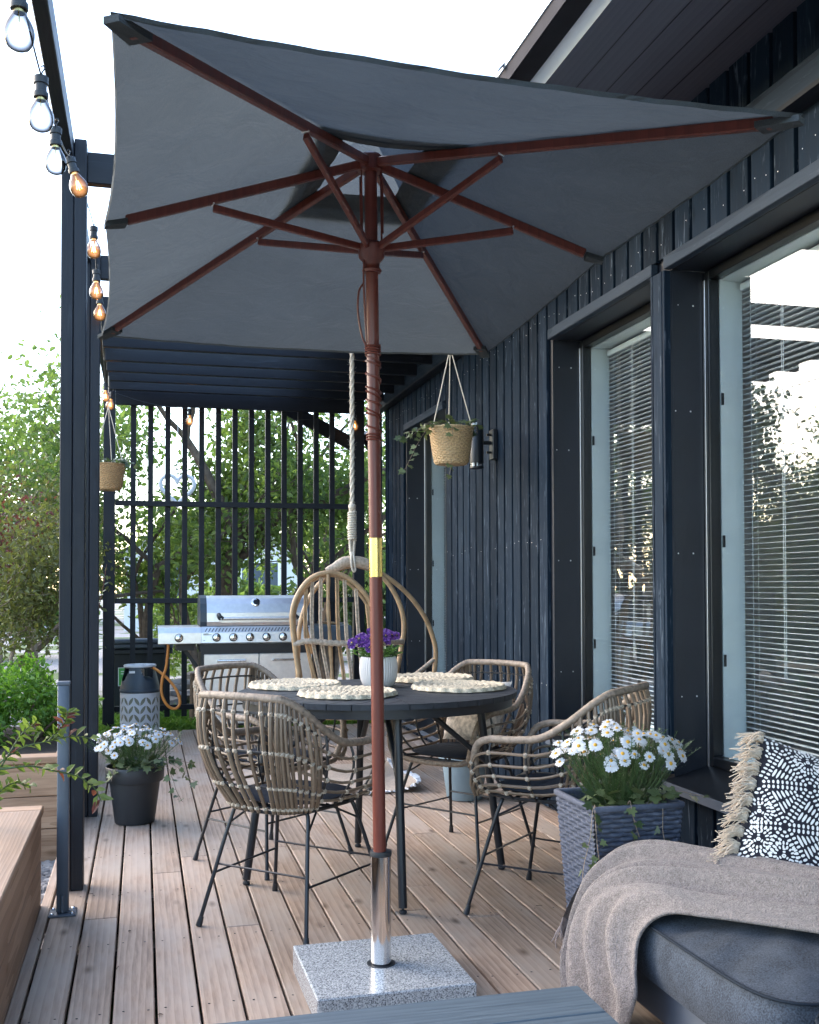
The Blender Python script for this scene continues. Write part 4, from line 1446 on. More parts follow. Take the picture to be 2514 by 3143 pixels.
daisy_bush(wp, (1.455, 3.03), 100, .215, .17, PZ - .05, .775, 5, .94, 1200)
iq = random.Random(9)
b = MB()
for pts in ([(1.36, 2.95, .52), (1.30, 2.88, .56), (1.285, 2.875, .47), (1.262, 2.87, .39), (1.255, 2.865, .33)],
            [(1.33, 2.92, .52), (1.31, 2.895, .56), (1.312, 2.885, .45), (1.325, 2.885, .36), (1.335, 2.885, .29)],
            [(1.42, 2.92, .52), (1.42, 2.888, .57), (1.43, 2.885, .52), (1.45, 2.885, .46)],
            [(1.52, 2.93, .52), (1.53, 2.893, .55), (1.53, 2.889, .47), (1.55, 2.893, .40), (1.57, 2.893, .36)],
            [(1.57, 3.0, .53), (1.62, 2.98, .57), (1.68, 2.97, .56), (1.73, 2.96, .55)]):
    ivy_strand(b, pts, iq, .034, .036)
for i in range(75):
    c = Vector((1.455 + iq.uniform(-.125, .13), 3.0 + iq.uniform(-.10, .09), PZ + iq.uniform(-.03, .05)))
    ivyleaf(b, c, Vector((iq.uniform(-1, 1), iq.uniform(-1, .4), iq.uniform(-.3, .7))), Vector((0, -.4, 1)), iq.uniform(.025, .045))
part('ivy', b, [M['ivy'], M['barkgrey']], wp)

# black plastic pot with daisies (left)
bp = thing('daisy_pot', 'round black plastic pot of white daisies and trailing ivy on the deck boards', 'potted plant', (-.035, 5.60, 0))
b = MB()
b.lathe([(.0001, .003), (.098, .003), (.101, .008), (.128, .215), (.142, .216), (.146, .222), (.150, .288), (.147, .293), (.141, .292), (.138, .26)], (-.035, 5.60, 0), 48)
po = part('pot', b, M['darkplastic'], bp)
b = MB(); b.lathe([(.137, .262), (.0001, .268)], (-.035, 5.60, 0), 24)
part('soil', b, M['soil'], po)
daisy_bush(bp, (-.035, 5.60), 80, .235, .18, .26, .488, 8, .98, 820)
b = MB()
for pts in ([(.05, 5.55, .28), (.10, 5.48, .32), (.17, 5.45, .30), (.22, 5.44, .25), (.28, 5.43, .22)],
            [(.06, 5.54, .28), (.12, 5.47, .30), (.15, 5.46, .24), (.17, 5.45, .18), (.20, 5.45, .12)],
            [(.05, 5.56, .28), (.13, 5.50, .33), (.21, 5.47, .32), (.26, 5.46, .31)],
            [(-.10, 5.5, .28), (-.13, 5.46, .30), (-.15, 5.46, .24)]):
    ivy_strand(b, pts, iq, .042, .032)
for i in range(50):
    c = Vector((-.035 + iq.uniform(-.12, .13), 5.55 + iq.uniform(-.10, .06), .285 + iq.uniform(-.01, .05)))
    ivyleaf(b, c, Vector((iq.uniform(-1, 1), iq.uniform(-1, .4), iq.uniform(-.3, .7))), Vector((0, -.4, 1)), iq.uniform(.028, .05))
part('ivy', b, [M['ivy'], M['barkgrey']], bp)

# blue grey pot behind the far right chair
b = MB()
b.lathe([(.0001, .004), (.098, .004), (.102, .01), (.128, .205), (.138, .207), (.146, .213), (.152, .262), (.149, .267), (.142, .266), (.136, .22), (.0001, .21)], (1.785, 5.72, 0), 44)
single('flower_pot', b, M['bluepot'], 'plain blue grey flower pot on the deck behind the far right rattan chair', 'flower pot', base=(1.785, 5.72, 0))

# ================================================================== HANGING BASKETS
def hanging(label, c, rt, zr, zb, ztop, mat, seed, droop, cordspread=1.0):
    t = thing('hanging_basket', label, 'hanging basket', (c[0], c[1], zb), 0, 'hanging baskets on the pergola')
    b = MB()
    n, rows = 120, 22
    prof = []
    H_ = zr - zb
    for i in range(rows * 3 + 1):
        v = i / (rows * 3)
        r = rt * (.72 + .28 * v ** .7)
        if v < .1: r = rt * (.60 + .20 * (v/.1) ** .5)
        prof.append((r, zb + H_ * v))
    def dp_(a, i):
        ri = i // 3
        return .0035 * math.cos(20*a + PI*ri) + (.003 if i % 3 == 1 else 0)
    b.lathe(prof[:-1] + [(rt - .006, zr), (rt - .012, zr - .01), (rt*.9, zr - .05)], (c[0], c[1], 0), n, disp=lambda a, i: dp_(a, i) if i < rows*3 else 0)
    b.tube([(c[0] + rt*math.cos(2*PI*k/40), c[1] + rt*math.sin(2*PI*k/40), zr + .001*math.sin(9*k)) for k in range(40)], .005, 7, closed=True)
    bo = part('basket', b, mat, t)
    b = MB(); b.lathe([(rt*.92, zr - .03), (.0001, zr - .02)], (c[0], c[1], 0), 24)
    part('soil', b, M['soil'], bo)
    top = Vector((c[0] - .004, c[1], ztop))
    for a in (195, 335, 80):
        p = Vector((c[0] + rt*.98*math.cos(R(a)), c[1] + rt*.98*math.sin(R(a)), zr - .004))
        b = MB(); b.tube([p + Vector((0, 0, -.02)), p, p.lerp(top, .5) + Vector((0, 0, -.002)), top], .0032, 6)
        part('cord', b, M['cream'], t)
    b = MB(); b.tube([top + Vector((0, 0, -.03)), top + Vector((0, 0, .0))], .007, 7); b.tube([top, (top.x, top.y, 2.872)], .003, 6)
    part('knot', b, M['cream'], t)
    q = random.Random(seed)
    b = MB()
    for i in range(70):
        a = q.uniform(0, 2*PI); r = rt * q.random() ** .5
        ivyleaf(b, Vector((c[0] + r*math.cos(a), c[1] + r*math.sin(a), zr + q.uniform(-.01, .045))), Vector((math.cos(a), math.sin(a), q.uniform(-.3, .8))), Vector((0, -.5, 1)), q.uniform(.028, .048))
    for pts in droop:
        ivy_strand(b, [Vector(p) for p in pts], q, .044, .024)
    part('ivy', b, [M['ivy'], M['barkgrey']], t)
bx, by = 1.731, 5.78
hanging('pale woven basket of trailing ivy hanging by three cords beside the wall lamp', (bx, by), .126, 2.128, 1.915, 2.60, M['straw'], 3,
        [[(bx-.08, by-.05, 2.13), (bx-.17, by-.06, 2.14), (bx-.25, by-.06, 2.07), (bx-.33, by-.06, 2.05)],
         [(bx-.09, by-.04, 2.13), (bx-.16, by-.06, 2.11), (bx-.22, by-.06, 2.02), (bx-.27, by-.06, 1.92), (bx-.30, by-.06, 1.86)],
         [(bx-.06, by-.08, 2.13), (bx-.14, by-.1, 2.15), (bx-.22, by-.1, 2.10), (bx-.30, by-.1, 2.08)],
         [(bx-.03, by-.10, 2.13), (bx-.035, by-.135, 2.12), (bx-.03, by-.135, 2.06)],
         [(bx+.10, by-.03, 2.12), (bx+.14, by-.03, 2.14), (bx+.15, by-.03, 2.10)],
         [(bx-.04, by-.135, 1.93), (bx-.045, by-.135, 1.88), (bx-.05, by-.13, 1.85)]])
hx, hy = -.262, 8.50
hanging('honey coloured willow basket hanging beside the slatted screen at the far left corner', (hx, hy), .125, 2.172, 1.968, 2.63, M['straw2'], 6,
        [[(hx+.06, hy-.05, 2.17), (hx+.15, hy-.06, 2.19), (hx+.22, hy-.06, 2.14)], [(hx+.08, hy-.02, 2.17), (hx+.13, hy-.04, 2.2), (hx+.17, hy-.04, 2.16)]])

# wall lamp
wl = thing('wall_lamp', 'black cylindrical wall lamp on the dark cladding behind the hanging ivy basket', 'wall lamp', (WX, 6.16, 2.09))
b = MB(); b.bbox((WX - .018, 6.16, 2.095), (.030, .075, .190), None, 0, .004)
part('wall_plate', b, M['blackmetal'], wl)
b = MB()
for z in (2.045, 2.105, 2.155): b.tube([(WX - .030, 6.16, z), (WX - .062 if z != 2.105 else WX - .10, 6.16, z)], .008 if z != 2.105 else .012, 8)
part('arm', b, M['blackmetal'], wl)
b = MB(); b.lathe([(.0425, 1.975), (.0435, 1.985), (.0435, 2.205), (.040, 2.21)], (WX - .128, 6.16, 0), 32)
part('lamp_body', b, M['blackmetal'], wl)
b = MB(); b.lathe([(.041, 1.955), (.041, 1.975)], (WX - .128, 6.16, 0), 32); b.lathe([(.041, 2.21), (.041, 2.225)], (WX - .128, 6.16, 0), 32)
part('lens', b, M['lamplens'], wl)
b = MB(); b.lathe([(.040, 1.942), (.0435, 1.944), (.0435, 1.955)], (WX - .128, 6.16, 0), 32)
part('end_ring', b, M['blackmetal'], wl)

# ================================================================== STRING LIGHTS
stg = thing('string_lights', 'string of clear bulbs with black sockets running along the pergola beam', 'string lights', (-.25, 4.0, 2.6))
lamps = [((-.261, 2.34, 2.410), 0, (0, 0)), ((-.262, 2.84, 2.448), 0, (0, 0)), ((-.266, 3.36, 2.536), 0, (0, 0)), ((-.232, 3.92, 2.672), 1, (-.30, 0)),
         ((-.222, 4.92, 2.756), 1, (0, 0)), ((-.226, 5.30, 2.669), 1, (0, 0)), ((-.226, 5.72, 2.667), 1, (0, 0)),
         ((-.285, 8.38, 2.690), 1, (0, 0)), ((-.255, 8.55, 2.655), 1, (.15, 0)), ((.390, 9.22, 2.655), 1, (0, 0)), ((1.85, 9.22, 2.66), 1, (0, 0))]
def bulbrot(t): return Matrix.Rotation(t[0], 3, 'Y') @ Matrix.Rotation(t[1], 3, 'X')
attach = []
for (c, lit, tl) in lamps:
    rot = bulbrot(tl); c = Vector(c)
    def L(p): return tuple(c + rot @ Vector(p))
    b = MB()
    b.lathe([(.0145, .043), (.0185, .044), (.0195, .050), (.0185, .058), (.0150, .060), (.0150, .078), (.0185, .080), (.0190, .098), (.0165, .100), (.005, .101)], c, 20, rot=rot)
    b.tube([L((0, 0, .10)), L((.003, 0, .112)), L((.009, 0, .122)), L((.006, 0, .130)), L((0, 0, .126))], .0022, 6)
    so_ = part('socket', b, M['darkplastic'], stg)
    if lit: so_['label'] = 'socket with its bulb lit warm'
    b = MB()
    b.lathe([(.0001, -.0450), (.011, -.0440), (.0220, -.0390), (.0295, -.0285), (.0328, -.015), (.0330, -.006), (.0312, .004), (.0262, .016), (.0192, .028), (.0148, .037), (.0135, .044)], c, 28, rot=rot)
    part('bulb', b, M['litbulb' if lit else 'clearbulb'], so_)
    b = MB()
    b.lathe([(.0126, .036), (.0126, .046)], c, 14, 1, rot=rot)
    b.tube([L((0, 0, .04)), L((0, 0, .012))], .0018, 5, 1)
    for k in range(4):
        a = k * PI/2
        b.tube([L((.003*math.cos(a), .003*math.sin(a), .014)), L((.0085*math.cos(a), .0085*math.sin(a), -.016))], .0011, 5, 0)
    part('filament', b, [M['filament'] if lit else M['dimfilament'], M['brass']], so_)
    attach.append(Vector(L((0, 0, .104))))
b = MB()
order = [Vector((-.262, 1.6, 2.62))] + attach
for i in range(len(order) - 1):
    p, q = order[i], order[i+1]
    L_ = (q - p).length
    sg = .035 * min(1.5, L_) ** 2 if i else .03
    if i == 4: sg = -.02
    if i == 7: sg = .02
    b.tube([p.lerp(q, t) + Vector((0, 0, -4*sg*t*(1-t))) for t in [k/12 for k in range(13)]], .0027, 6)
part('cable', b, M['darkplastic'], stg)

# ================================================================== HANGING CHAIR
hc = thing('hanging_chair', 'cane hanging chair with arched hoops on a thick cream rope beyond the table', 'hanging chair', (1.38, 6.85, .35))
Y = 6.62
def P4(lst, y): return [Vector((x, y + dy, z)) for x, dy, z in lst]
def hoop(lst, y, r, name, mat='cane', n=60):
    b = MB(); b.tube(bez(P4(lst, y), n), r, 10)
    return part(name, b, M[mat], hc)
archA = [(.975, 0, .40), (.965, 0, .62), (.935, 0, .84), (.918, 0, 1.03), (.955, 0, 1.16), (1.04, 0, 1.265), (1.156, 0, 1.30), (1.28, 0, 1.265), (1.385, 0, 1.17), (1.455, 0, 1.045), (1.50, 0, .86), (1.505, 0, .62), (1.49, 0, .40)]
hoop(archA, 6.60, .0165, 'back_arch')
hoop([(x + (.018 if x < 1.2 else -.018), dy + .02, z - .018) for x, dy, z in archA], 6.60, .010, 'back_arch')
hoop([(1.00, 0, .42), (.99, -.02, .75), (1.01, -.02, .98), (1.09, 0, 1.17), (1.22, 0, 1.30), (1.36, .02, 1.352), (1.47, 0, 1.335), (1.60, 0, 1.24), (1.69, 0, 1.08), (1.715, 0, .93), (1.69, 0, .76), (1.645, 0, .55), (1.60, 0, .40)], 6.86, .0165, 'side_hoop')
hoop([(1.40, 0, 1.352), (1.56, 0, 1.30), (1.74, .02, 1.17), (1.88, .05, 1.0), (1.955, .08, .83), (1.972, .1, .72), (1.955, .1, .58), (1.90, .06, .45), (1.70, -.05, .36)], 6.88, .0165, 'outer_hoop')
hoop([(1.955, .1, .70), (1.85, .06, .63), (1.74, .0, .57)], 6.88, .0155, 'outer_hoop', 'canewrap', 12)
b = MB()
b.tube(bez(P4([(1.18, 0, 1.315), (1.25, 0, 1.345), (1.31, 0, 1.375), (1.40, 0, 1.375), (1.48, 0, 1.35), (1.52, 0, 1.325)], 6.84), 30), [.02, .024, .026, .028, .031, .034, .036, .037, .038, .038, .038, .038, .038, .038, .038, .038, .038, .038, .037, .036, .034, .031, .028, .026, .024, .02][:26], 14, flat=1.0)
part('top_wrap', b, M['canewrap'], hc)
# spindles
sp_ = [(1.005, 1.20, .40), (1.045, 1.245, .40), (1.10, 1.275, .41), (1.205, 1.28, .41), (1.255, 1.26, .41), (1.33, 1.20, .41), (1.40, 1.12, .41), (1.45, 1.0, .41)]
for i, (x, z1, z0) in enumerate(sp_):
    b = MB(); dx = (x - 1.2) * .12
    b.tube(bez([(x, 6.615, z1), (x + dx*.5 + .012, 6.63, .9), (x + .05 - dx*.2, 6.64, .62), (x + .055 - dx, 6.65, z0)], 16), .0075, 7)
    b.tube(bez([(x + .013, 6.612, z1 - .004), (x + dx*.5 + .024, 6.627, .9), (x + .062 - dx*.2, 6.637, .62), (x + .067 - dx, 6.647, z0)], 16), .0055, 6)
    part('spindle', b, M['canewrap' if i % 3 else 'cane'], hc)
b = MB(); b.tube(bez([(1.15, 6.59, 1.29), (1.150, 6.60, 1.1), (1.165, 6.61, .85), (1.18, 6.62, .62), (1.185, 6.63, .40)], 20), [.0125 + .002*math.sin(i*1.3) for i in range(21)], 9)
part('centre_post', b, M['cane'], hc)
for p, q_ in (((1.01, 6.62, .86), (1.13, 6.66, .42)), ((1.10, 6.64, .62), (1.0, 6.66, .44)), ((1.0, 6.63, 1.02), (1.06, 6.70, .78))):
    b = MB(); b.tube([p, q_], .011, 7); part('cross_strut', b, M['cane'], hc)
b = MB()
arm = bez([(.925, 6.60, .845), (1.02, 6.585, .865), (1.15, 6.58, .852), (1.30, 6.58, .845), (1.45, 6.60, .842), (1.58, 6.72, .84), (1.705, 6.85, .84)], 48)
b.tube(arm, .017, 9)
for i in range(1, len(arm) - 1, 2): b.tube([arm[i-1] + Vector((0, 0, .004)), arm[i], arm[i+1] - Vector((0, 0, .004))], [.0172, .0205, .0172], 9)
part('arm_rail', b, M['canewrap'], hc)
b = MB()
seat = [(1.36 + .42*math.cos(2*PI*k/44), 6.82 + .33*math.sin(2*PI*k/44), .385) for k in range(44)]
b.tube(seat, .018, 8, closed=True)
for k in range(-5, 6):
    xx = 1.36 + k*.07; hh = .33*math.sqrt(max(0, 1 - (k*.07/.42)**2))
    b.tube([(xx, 6.82-hh, .38), (xx, 6.82, .36), (xx, 6.82+hh, .38)], .008, 6)
part('seat_ring', b, M['cane'], hc)
b = MB()
RX, RY = 1.355, 6.84
for k in range(3):
    ph = 2*PI*k/3
    b.tube([(RX + .008*math.cos(ph + z*38), RY + .008*math.sin(ph + z*38), z) for z in [1.72 + (2.86-1.72)*i/120 for i in range(121)]], .0085, 7)
fz = random.Random(2)
for i in range(160):
    z = fz.uniform(1.45, 2.85); a = fz.uniform(0, 2*PI)
    p = Vector((RX + .014*math.cos(a), RY + .014*math.sin(a), z))
    b.tube([p, p + Vector((math.cos(a)*fz.uniform(.008, .02), math.sin(a)*.012, fz.uniform(-.015, .015)))], .0006, 3)
part('rope', b, M['cream'], hc)
b = MB()
b.tube([(RX - .010, RY, 1.76), (RX - .013, RY, 1.5), (RX - .008, RY, 1.42)], .011, 8)
b.tube([(RX + .012, RY, 1.76), (RX + .014, RY, 1.5), (RX + .008, RY, 1.42)], .011, 8)
path = [(RX + .024*math.cos(2*PI*t*12), RY + .019*math.sin(2*PI*t*12), 1.52 + .19*t) for t in [i/200 for i in range(201)]]
b.tube(path, .0082, 7)
b.ball((RX, RY, 1.745), .026, 12, 8)
b.tube(bez([(RX - .006, RY - .01, 1.44), (RX - .016, RY - .05, 1.37), (RX - .004, RY - .047, 1.315), (RX + .012, RY - .045, 1.32), (RX + .006, RY - .045, 1.38), (RX + .004, RY - .01, 1.44)], 24), .007, 7)
part('rope_whipping', b, M['cream'], hc)
o = link('white_cushion', cushion_mesh('white_cushion', .60, .50, .15, M['whitecushion'], False, 3.0))
o.location = (1.27, 6.80, .392); OFF[o.name] = tuple(o.location)
tag(o, 'plump white cushion lying on the seat of the hanging cane chair', 'cushion')

# jute rug with a curled fringed edge
b = MB()
def rugf(u, v):
    x = .62 + .98*u; y = 5.98 + 1.0*v
    x += .05*(v-.5); z = .010 + .004*math.sin(9*u+3*v)
    if u > .86: z += .055*((u-.86)/.14)**2 * (.5 + .5*math.sin(5*v+1))
    return (x, y, z)
b.grid(rugf, 40, 30)
b.grid(lambda u, v: tuple(Vector(rugf(u, 1-v)) - Vector((0, 0, .009))), 40, 30)
rug = single('rug', b, M['jute'], 'woven jute rug with a white fringed edge on the deck beneath the hanging chair', 'rug', base=(1.1, 6.5, 0))
OFF[rug.name] = (1.1, 6.5, 0)
b = MB()
q = random.Random(1)
for i in range(150):
    v = q.random(); p = Vector(rugf(1, v))
    b.tube([p, p + Vector((q.uniform(.005, .03), q.uniform(-.015, .015), q.uniform(-.004, .012)))], q.uniform(.005, .009), 5)
part('fringe', b, M['whitecushion'], rug)
b = MB()
for i in range(120):
    u = q.random(); p = Vector(rugf(u, 0))
    b.tube([p, p + Vector((q.uniform(-.012, .012), q.uniform(-.04, -.01), q.uniform(-.003, .004)))], q.uniform(.003, .007), 5)
part('fringe', b, M['whitecushion'], rug)

# ================================================================== GRILL
gr = thing('gas_grill', 'stainless steel gas grill with a closed lid and six knobs in front of the screen', 'grill', (.85, 8.7, 0))
GY = 8.42
b = MB()                                           # cabinet carcass and frame
b.box(.452, 1.352, GY + .035, GY + .50, .10, .745, 0)
b.box(.44, 1.366, GY + .03, GY + .52, .695, .752, 0)
b.box(.47, 1.34, GY + .04, GY + .52, .868, .893, 0)
for x in (.47, 1.33):
    for y in (GY + .08, GY + .45): b.lathe([(.028, .0), (.028, .05), (.012, .055), (.012, .10)], (x, y, 0), 14)
part('cabinet', b, M['blackmetal'], gr)
b = MB()                                           # rounded lid swept along x
prof = [(GY + .045, .897), (GY + .035, .93), (GY + .040, 1.0), (GY + .065, 1.07), (GY + .11, 1.115), (GY + .18, 1.138), (GY + .40, 1.135), (GY + .47, 1.10), (GY + .50, 1.02), (GY + .50, .897)]
def sweep(bb, x0, x1, pf, mi):
    n = len(pf)
    bb.add([(x0, y, z) for y, z in pf] + [(x1, y, z) for y, z in pf], [(i, i+1, n+i+1, n+i) for i in range(n-1)] + [list(range(n)), list(range(2*n-1, n-1, -1))], mi, False)
sweep(b, .497, 1.307, prof, 0)
lid = part('lid', b, M['steel'], gr)
for x0, x1 in ((.445, .4965), (1.3075, 1.36)):
    b = MB(); sweep(b, x0, x1, [(y - .003 if i < 5 else y, z + .004 if z > .95 else z) for i, (y, z) in enumerate(prof)], 0)
    part('lid_end', b, M['slateplastic'], lid)
b = MB()
for x in (.60, 1.20):
    b.tube(bez([(x, GY + .04, .955), (x - .012, GY + .0, .985), (x - .006, GY - .03, .975), (x + .02, GY - .035, .955)], 12), [.016, .018, .018, .018, .018, .018, .016, .016, .016, .016, .015, .015, .015][:13], 9, 1)
b.tube([(.60, GY - .035, .957), (1.20, GY - .035, .957)], .0125, 14, 0)
b.box(.60, 1.20, GY - .022, GY - .016, .925, .945, 0)
part('handle', b, [M['steel'], M['darkplastic']], lid)
rotx = Matrix.Rotation(R(68), 3, 'X')
b = MB(); b.lathe([(.033, 0), (.035, .006), (.030, .010)], (.888, GY + .072, 1.082), 26, 0, rot=rotx); b.lathe([(.022, .0105), (.0001, .011)], (.888, GY + .072, 1.082), 22, 1, rot=rotx)
part('thermometer', b, [M['chrome'], M['frame']], lid)
b = MB()                                           # sloping control panel with vent louvres
pf = [(GY + .012, .755), (GY + .0, .765), (GY + .012, .845), (GY + .035, .892), (GY + .06, .892), (GY + .06, .755)]
sweep(b, .452, 1.352, pf, 0)
pan = part('control_panel', b, M['steel'], gr)
b = MB()
for k in range(32):
    x = .482 + k*.0262
    b.bar((x, GY + .0155, .852), (x + .017, GY + .0275, .880), .006, .004, 0, b=.001)
part('louvres', b, M['frame'], pan)
b = MB()
for z_, w_ in ((.836, .042), (.828, .066), (.782, .015)): b.box(.466, .466 + w_, GY + .0005 - .0005, GY + .004, z_, z_ + .003, 0)
part('lettering', b, M['slateplastic'], pan)
rotk = Matrix.Rotation(R(82), 3, 'X')
for x in (.571, .703, .835, .967, 1.099, .278):
    b = MB()
    b.lathe([(.031, 0), (.0335, .004), (.0335, .008), (.027, .012)], (x, GY + .006 if x > .4 else GY + .001, .806), 24, 1, rot=rotk)
    b.lathe([(.026, .012), (.0275, .030), (.0255, .038), (.018, .041)], (x, GY + .006 if x > .4 else GY + .001, .806), 24, 0, rot=rotk)
    b.bbox(Vector((x, GY - .038, .809)), (.010, .010, .044), None, 0, .004)
    part('knob', b, [M['chrome'], M['frame']], pan)
for x0, x1, m_ in ((.118, .4505, 'steel'), (1.3535, 1.665, 'slateplastic')):
    b = MB()
    sweep(b, x0, x1, [(GY + .010, .757), (GY + .0, .763), (GY + .002, .845), (GY + .02, .886), (GY + .05, .890), (GY + .50, .890), (GY + .50, .870), (GY + .04, .866), (GY + .04, .757)], 0)
    part('side_shelf', b, M[m_], gr)
b = MB()
b.bar((.30, GY + .25, .74), (.46, GY + .25, .52), .03, .03); b.box(.26, .40, GY + .12, GY + .4, .70, .758)
part('burner_box', b, M['blackmetal'], gr)
for x0, x1 in ((.474, .906), (.912, 1.340)):
    b = MB()
    b.bbox(((x0+x1)/2, GY + .024, .395), (x1-x0, .02, .555), None, 0, .006)
    d_ = part('cabinet_door', b, M['steel'], gr)
    b = MB()
    xa = (x0+x1)/2 - .105; xb = (x0+x1)/2 + .105
    b.tube(bez([(xa, GY + .012, .615), (xa, GY - .022, .622), (xa + .02, GY - .026, .622), (xb - .02, GY - .026, .622), (xb, GY - .022, .622), (xb, GY + .012, .615)], 30), .0085, 9)
    part('handle', b, M['chrome'], d_)
b = MB()                                           # gas hose looping down to the bottle
b.tube(bez([(.205, GY + .30, .765), (.200, GY + .28, .68), (.185, GY + .24, .56), (.155, GY + .2, .47), (.15, GY + .17, .36), (.19, GY + .15, .27), (.25, GY + .15, .235), (.292, GY + .16, .275), (.275, GY + .2, .36), (.215, GY + .25, .45), (.14, GY + .32, .515), (.08, GY + .38, .55), (.03, GY + .41, .555), (-.01, GY + .42, .545)], 110), .0115, 10)
part('gas_hose', b, M['orange'], gr)
# tools on the right shelf
gt_ = thing('grill_tongs', 'pair of wooden handled grill tongs lying on the right shelf of the grill', 'tongs', (1.5, GY + .2, .89))
b = MB(); b.tube([(1.40, GY + .12, .915), (1.52, GY + .16, .905), (1.58, GY + .2, .90)], [.011, .013, .009], 8)
part('handle', b, M['cane'], gt_)
b = MB(); b.tube(bez([(1.58, GY + .2, .90), (1.64, GY + .22, .905), (1.67, GY + .2, .89), (1.66, GY + .16, .895)], 12), .004, 6)
part('hook', b, M['steel'], gt_)

# gas bottle
gb = thing('gas_bottle', 'composite gas bottle with a leaf cut pale grey shell and dark shoulder', 'gas bottle', (-.02, 8.88, 0))
cx, cy = -.018, 8.86
b = MB(); b.lathe([(.150, .006), (.152, .02), (.152, .345), (.148, .36)], (cx, cy, 0), 64)
part('body', b, M['olive'], gb)
# pale shell with leaf shaped openings: angular grid with masked cells
b = MB()
NA, NZ = 300, 130
def hole(a, z):
    p = (a / (2*PI/10)) % 1.0
    x = (p - .5) * 2                      # -1..1 inside one repeat
    s_ = 1 if x > 0 else -1
    ax = abs(x)
    for row in range(5):
        z0 = .315 - row * .068
        # leaf from (0.1, z0-.06) to (0.85, z0)
        ux, uz = (ax - .48) * .046, z - (z0 - .03)
        L_ = math.hypot(.036*.47*2, .062)
        dx_, dz_ = .034/ math.hypot(.034, .058), .058/ math.hypot(.034, .058)
        t = (ux*dx_ + uz*dz_) / .040
        n_ = (-ux*dz_ + uz*dx_) / .0125
        if abs(t) < 1 and abs(n_) < (1 - t*t): return True
    return False
vs = []; ix = {}
rs_ = (.158, .1535)
zs = [.012 + (.350-.012)*j/NZ for j in range(NZ+1)]
fsx = []
def vid(i, j, k):
    key = (i % NA, j, k)
    if key not in ix:
        a = 2*PI*(i % NA)/NA
        ix[key] = len(vs); vs.append((cx + rs_[k]*math.cos(a), cy + rs_[k]*math.sin(a), zs[j]))
    return ix[key]
solid = [[not hole(2*PI*(i+.5)/NA, (zs[j]+zs[j+1])/2) for j in range(NZ)] for i in range(NA)]
for i in range(NA):
    a = 2*PI*(i+.5)/NA
    if math.sin(a) > .35: continue            # far side of the bottle is out of sight of the deck
    for j in range(NZ):
        if not solid[i][j]: continue
        fsx.append((vid(i,j,0), vid(i+1,j,0), vid(i+1,j+1,0), vid(i,j+1,0)))
        for di, dj, e in ((1, 0, ((1,0),(1,1))), (-1, 0, ((0,1),(0,0))), (0, 1, ((1,1),(0,1))), (0, -1, ((0,0),(1,0)))):
            jj = j + dj
            if 0 <= jj < NZ and not solid[(i+di) % NA][jj]:
                (a0, a1), (b0, b1) = e
                fsx.append((vid(i+b0,j+b1,0), vid(i+a0,j+a1,0), vid(i+a0,j+a1,1), vid(i+b0,j+b1,1)))
b.add(vs, fsx, 0, False)
b.lathe([(.160, .003), (.162, .012), (.158, .016)], (cx, cy, 0), 64)
part('shell', b, M['palegrey'], gb)
b = MB()
n = 72
prof = [(.160, .350), (.163, .356), (.163, .372), (.158, .378), (.157, .392), (.152, .42), (.142, .46), (.130, .50), (.124, .53), (.122, .556)]
vs = []; fsx = []
def gap(a, z):
    for ac in (R(200), R(300), R(60)):
        da = (a - ac + PI) % (2*PI) - PI
        if abs(da) < .42 * math.sqrt(max(0, min(1, (z - .44)/.08))) and z < .545: return True
    return False
prof2 = []
for i in range(len(prof)-1):
    for t in range(3): prof2.append((prof[i][0] + (prof[i+1][0]-prof[i][0])*t/3, prof[i][1] + (prof[i+1][1]-prof[i][1])*t/3))
prof2.append(prof[-1])
for r, z in prof2:
    for k in range(n): vs.append((cx + r*math.cos(2*PI*k/n), cy + r*math.sin(2*PI*k/n), z))
for i in range(len(prof2)-1):
    for k in range(n):
        if gap(2*PI*(k+.5)/n, (prof2[i][1]+prof2[i+1][1])/2): continue
        fsx.append((i*n+k, i*n+(k+1) % n, (i+1)*n+(k+1) % n, (i+1)*n+k))
b.add(vs, fsx, 0, True)
b.lathe([(.150, .38), (.132, .44), (.08, .47), (.0001, .48)], (cx, cy, 0), 40)
part('shoulder', b, M['slateplastic'], gb)
b = MB(); b.lathe([(.123, .556), (.130, .558), (.132, .566), (.127, .574), (.108, .574), (.106, .560)], (cx, cy, 0), 56)
part('handle_ring', b, M['palegrey'], gb)
b = MB(); b.lathe([(.035, .47), (.035, .53), (.028, .545), (.028, .578), (.0001, .58)], (cx, cy, 0), 24); b.bbox((cx, cy - .01, .575), (.075, .05, .014), None, 0, .005)
part('regulator', b, M['palegrey'], gb)
b = MB(); b.box(cx - .085, cx - .04, cy - .128, cy - .122, .512, .53)
part('lettering', b, M['white'], gb)

# ================================================================== LOUNGE CORNER (right foreground)
ct = thing('coffee_table', 'low grey blue wooden coffee table with only its far corner in view', 'coffee table', (.3, 1.5, 0))
b = MB()
CX0, CX1, CY0, CY1, CZ = -.35, .915, 1.10, 2.115, .355
nbd = 7
for k in range(nbd):
    y0 = CY0 + (CY1-CY0)*k/nbd
    b.bbox(((CX0+CX1)/2, y0 + (CY1-CY0)/nbd/2, CZ - .014), (CX1-CX0, (CY1-CY0)/nbd - .0015, .028), None, 0, .003)
part('tabletop', b, M['tablewood'], ct)
b = MB()
b.box(CX0+.03, CX1-.03, CY0+.03, CY0+.07, CZ-.09, CZ-.029); b.box(CX0+.03, CX1-.03, CY1-.07, CY1-.03, CZ-.09, CZ-.029)
b.box(CX0+.03, CX0+.07, CY0+.071, CY1-.071, CZ-.09, CZ-.029); b.box(CX1-.07, CX1-.03, CY0+.071, CY1-.071, CZ-.09, CZ-.029)
part('apron', b, M['greymetal'], ct)
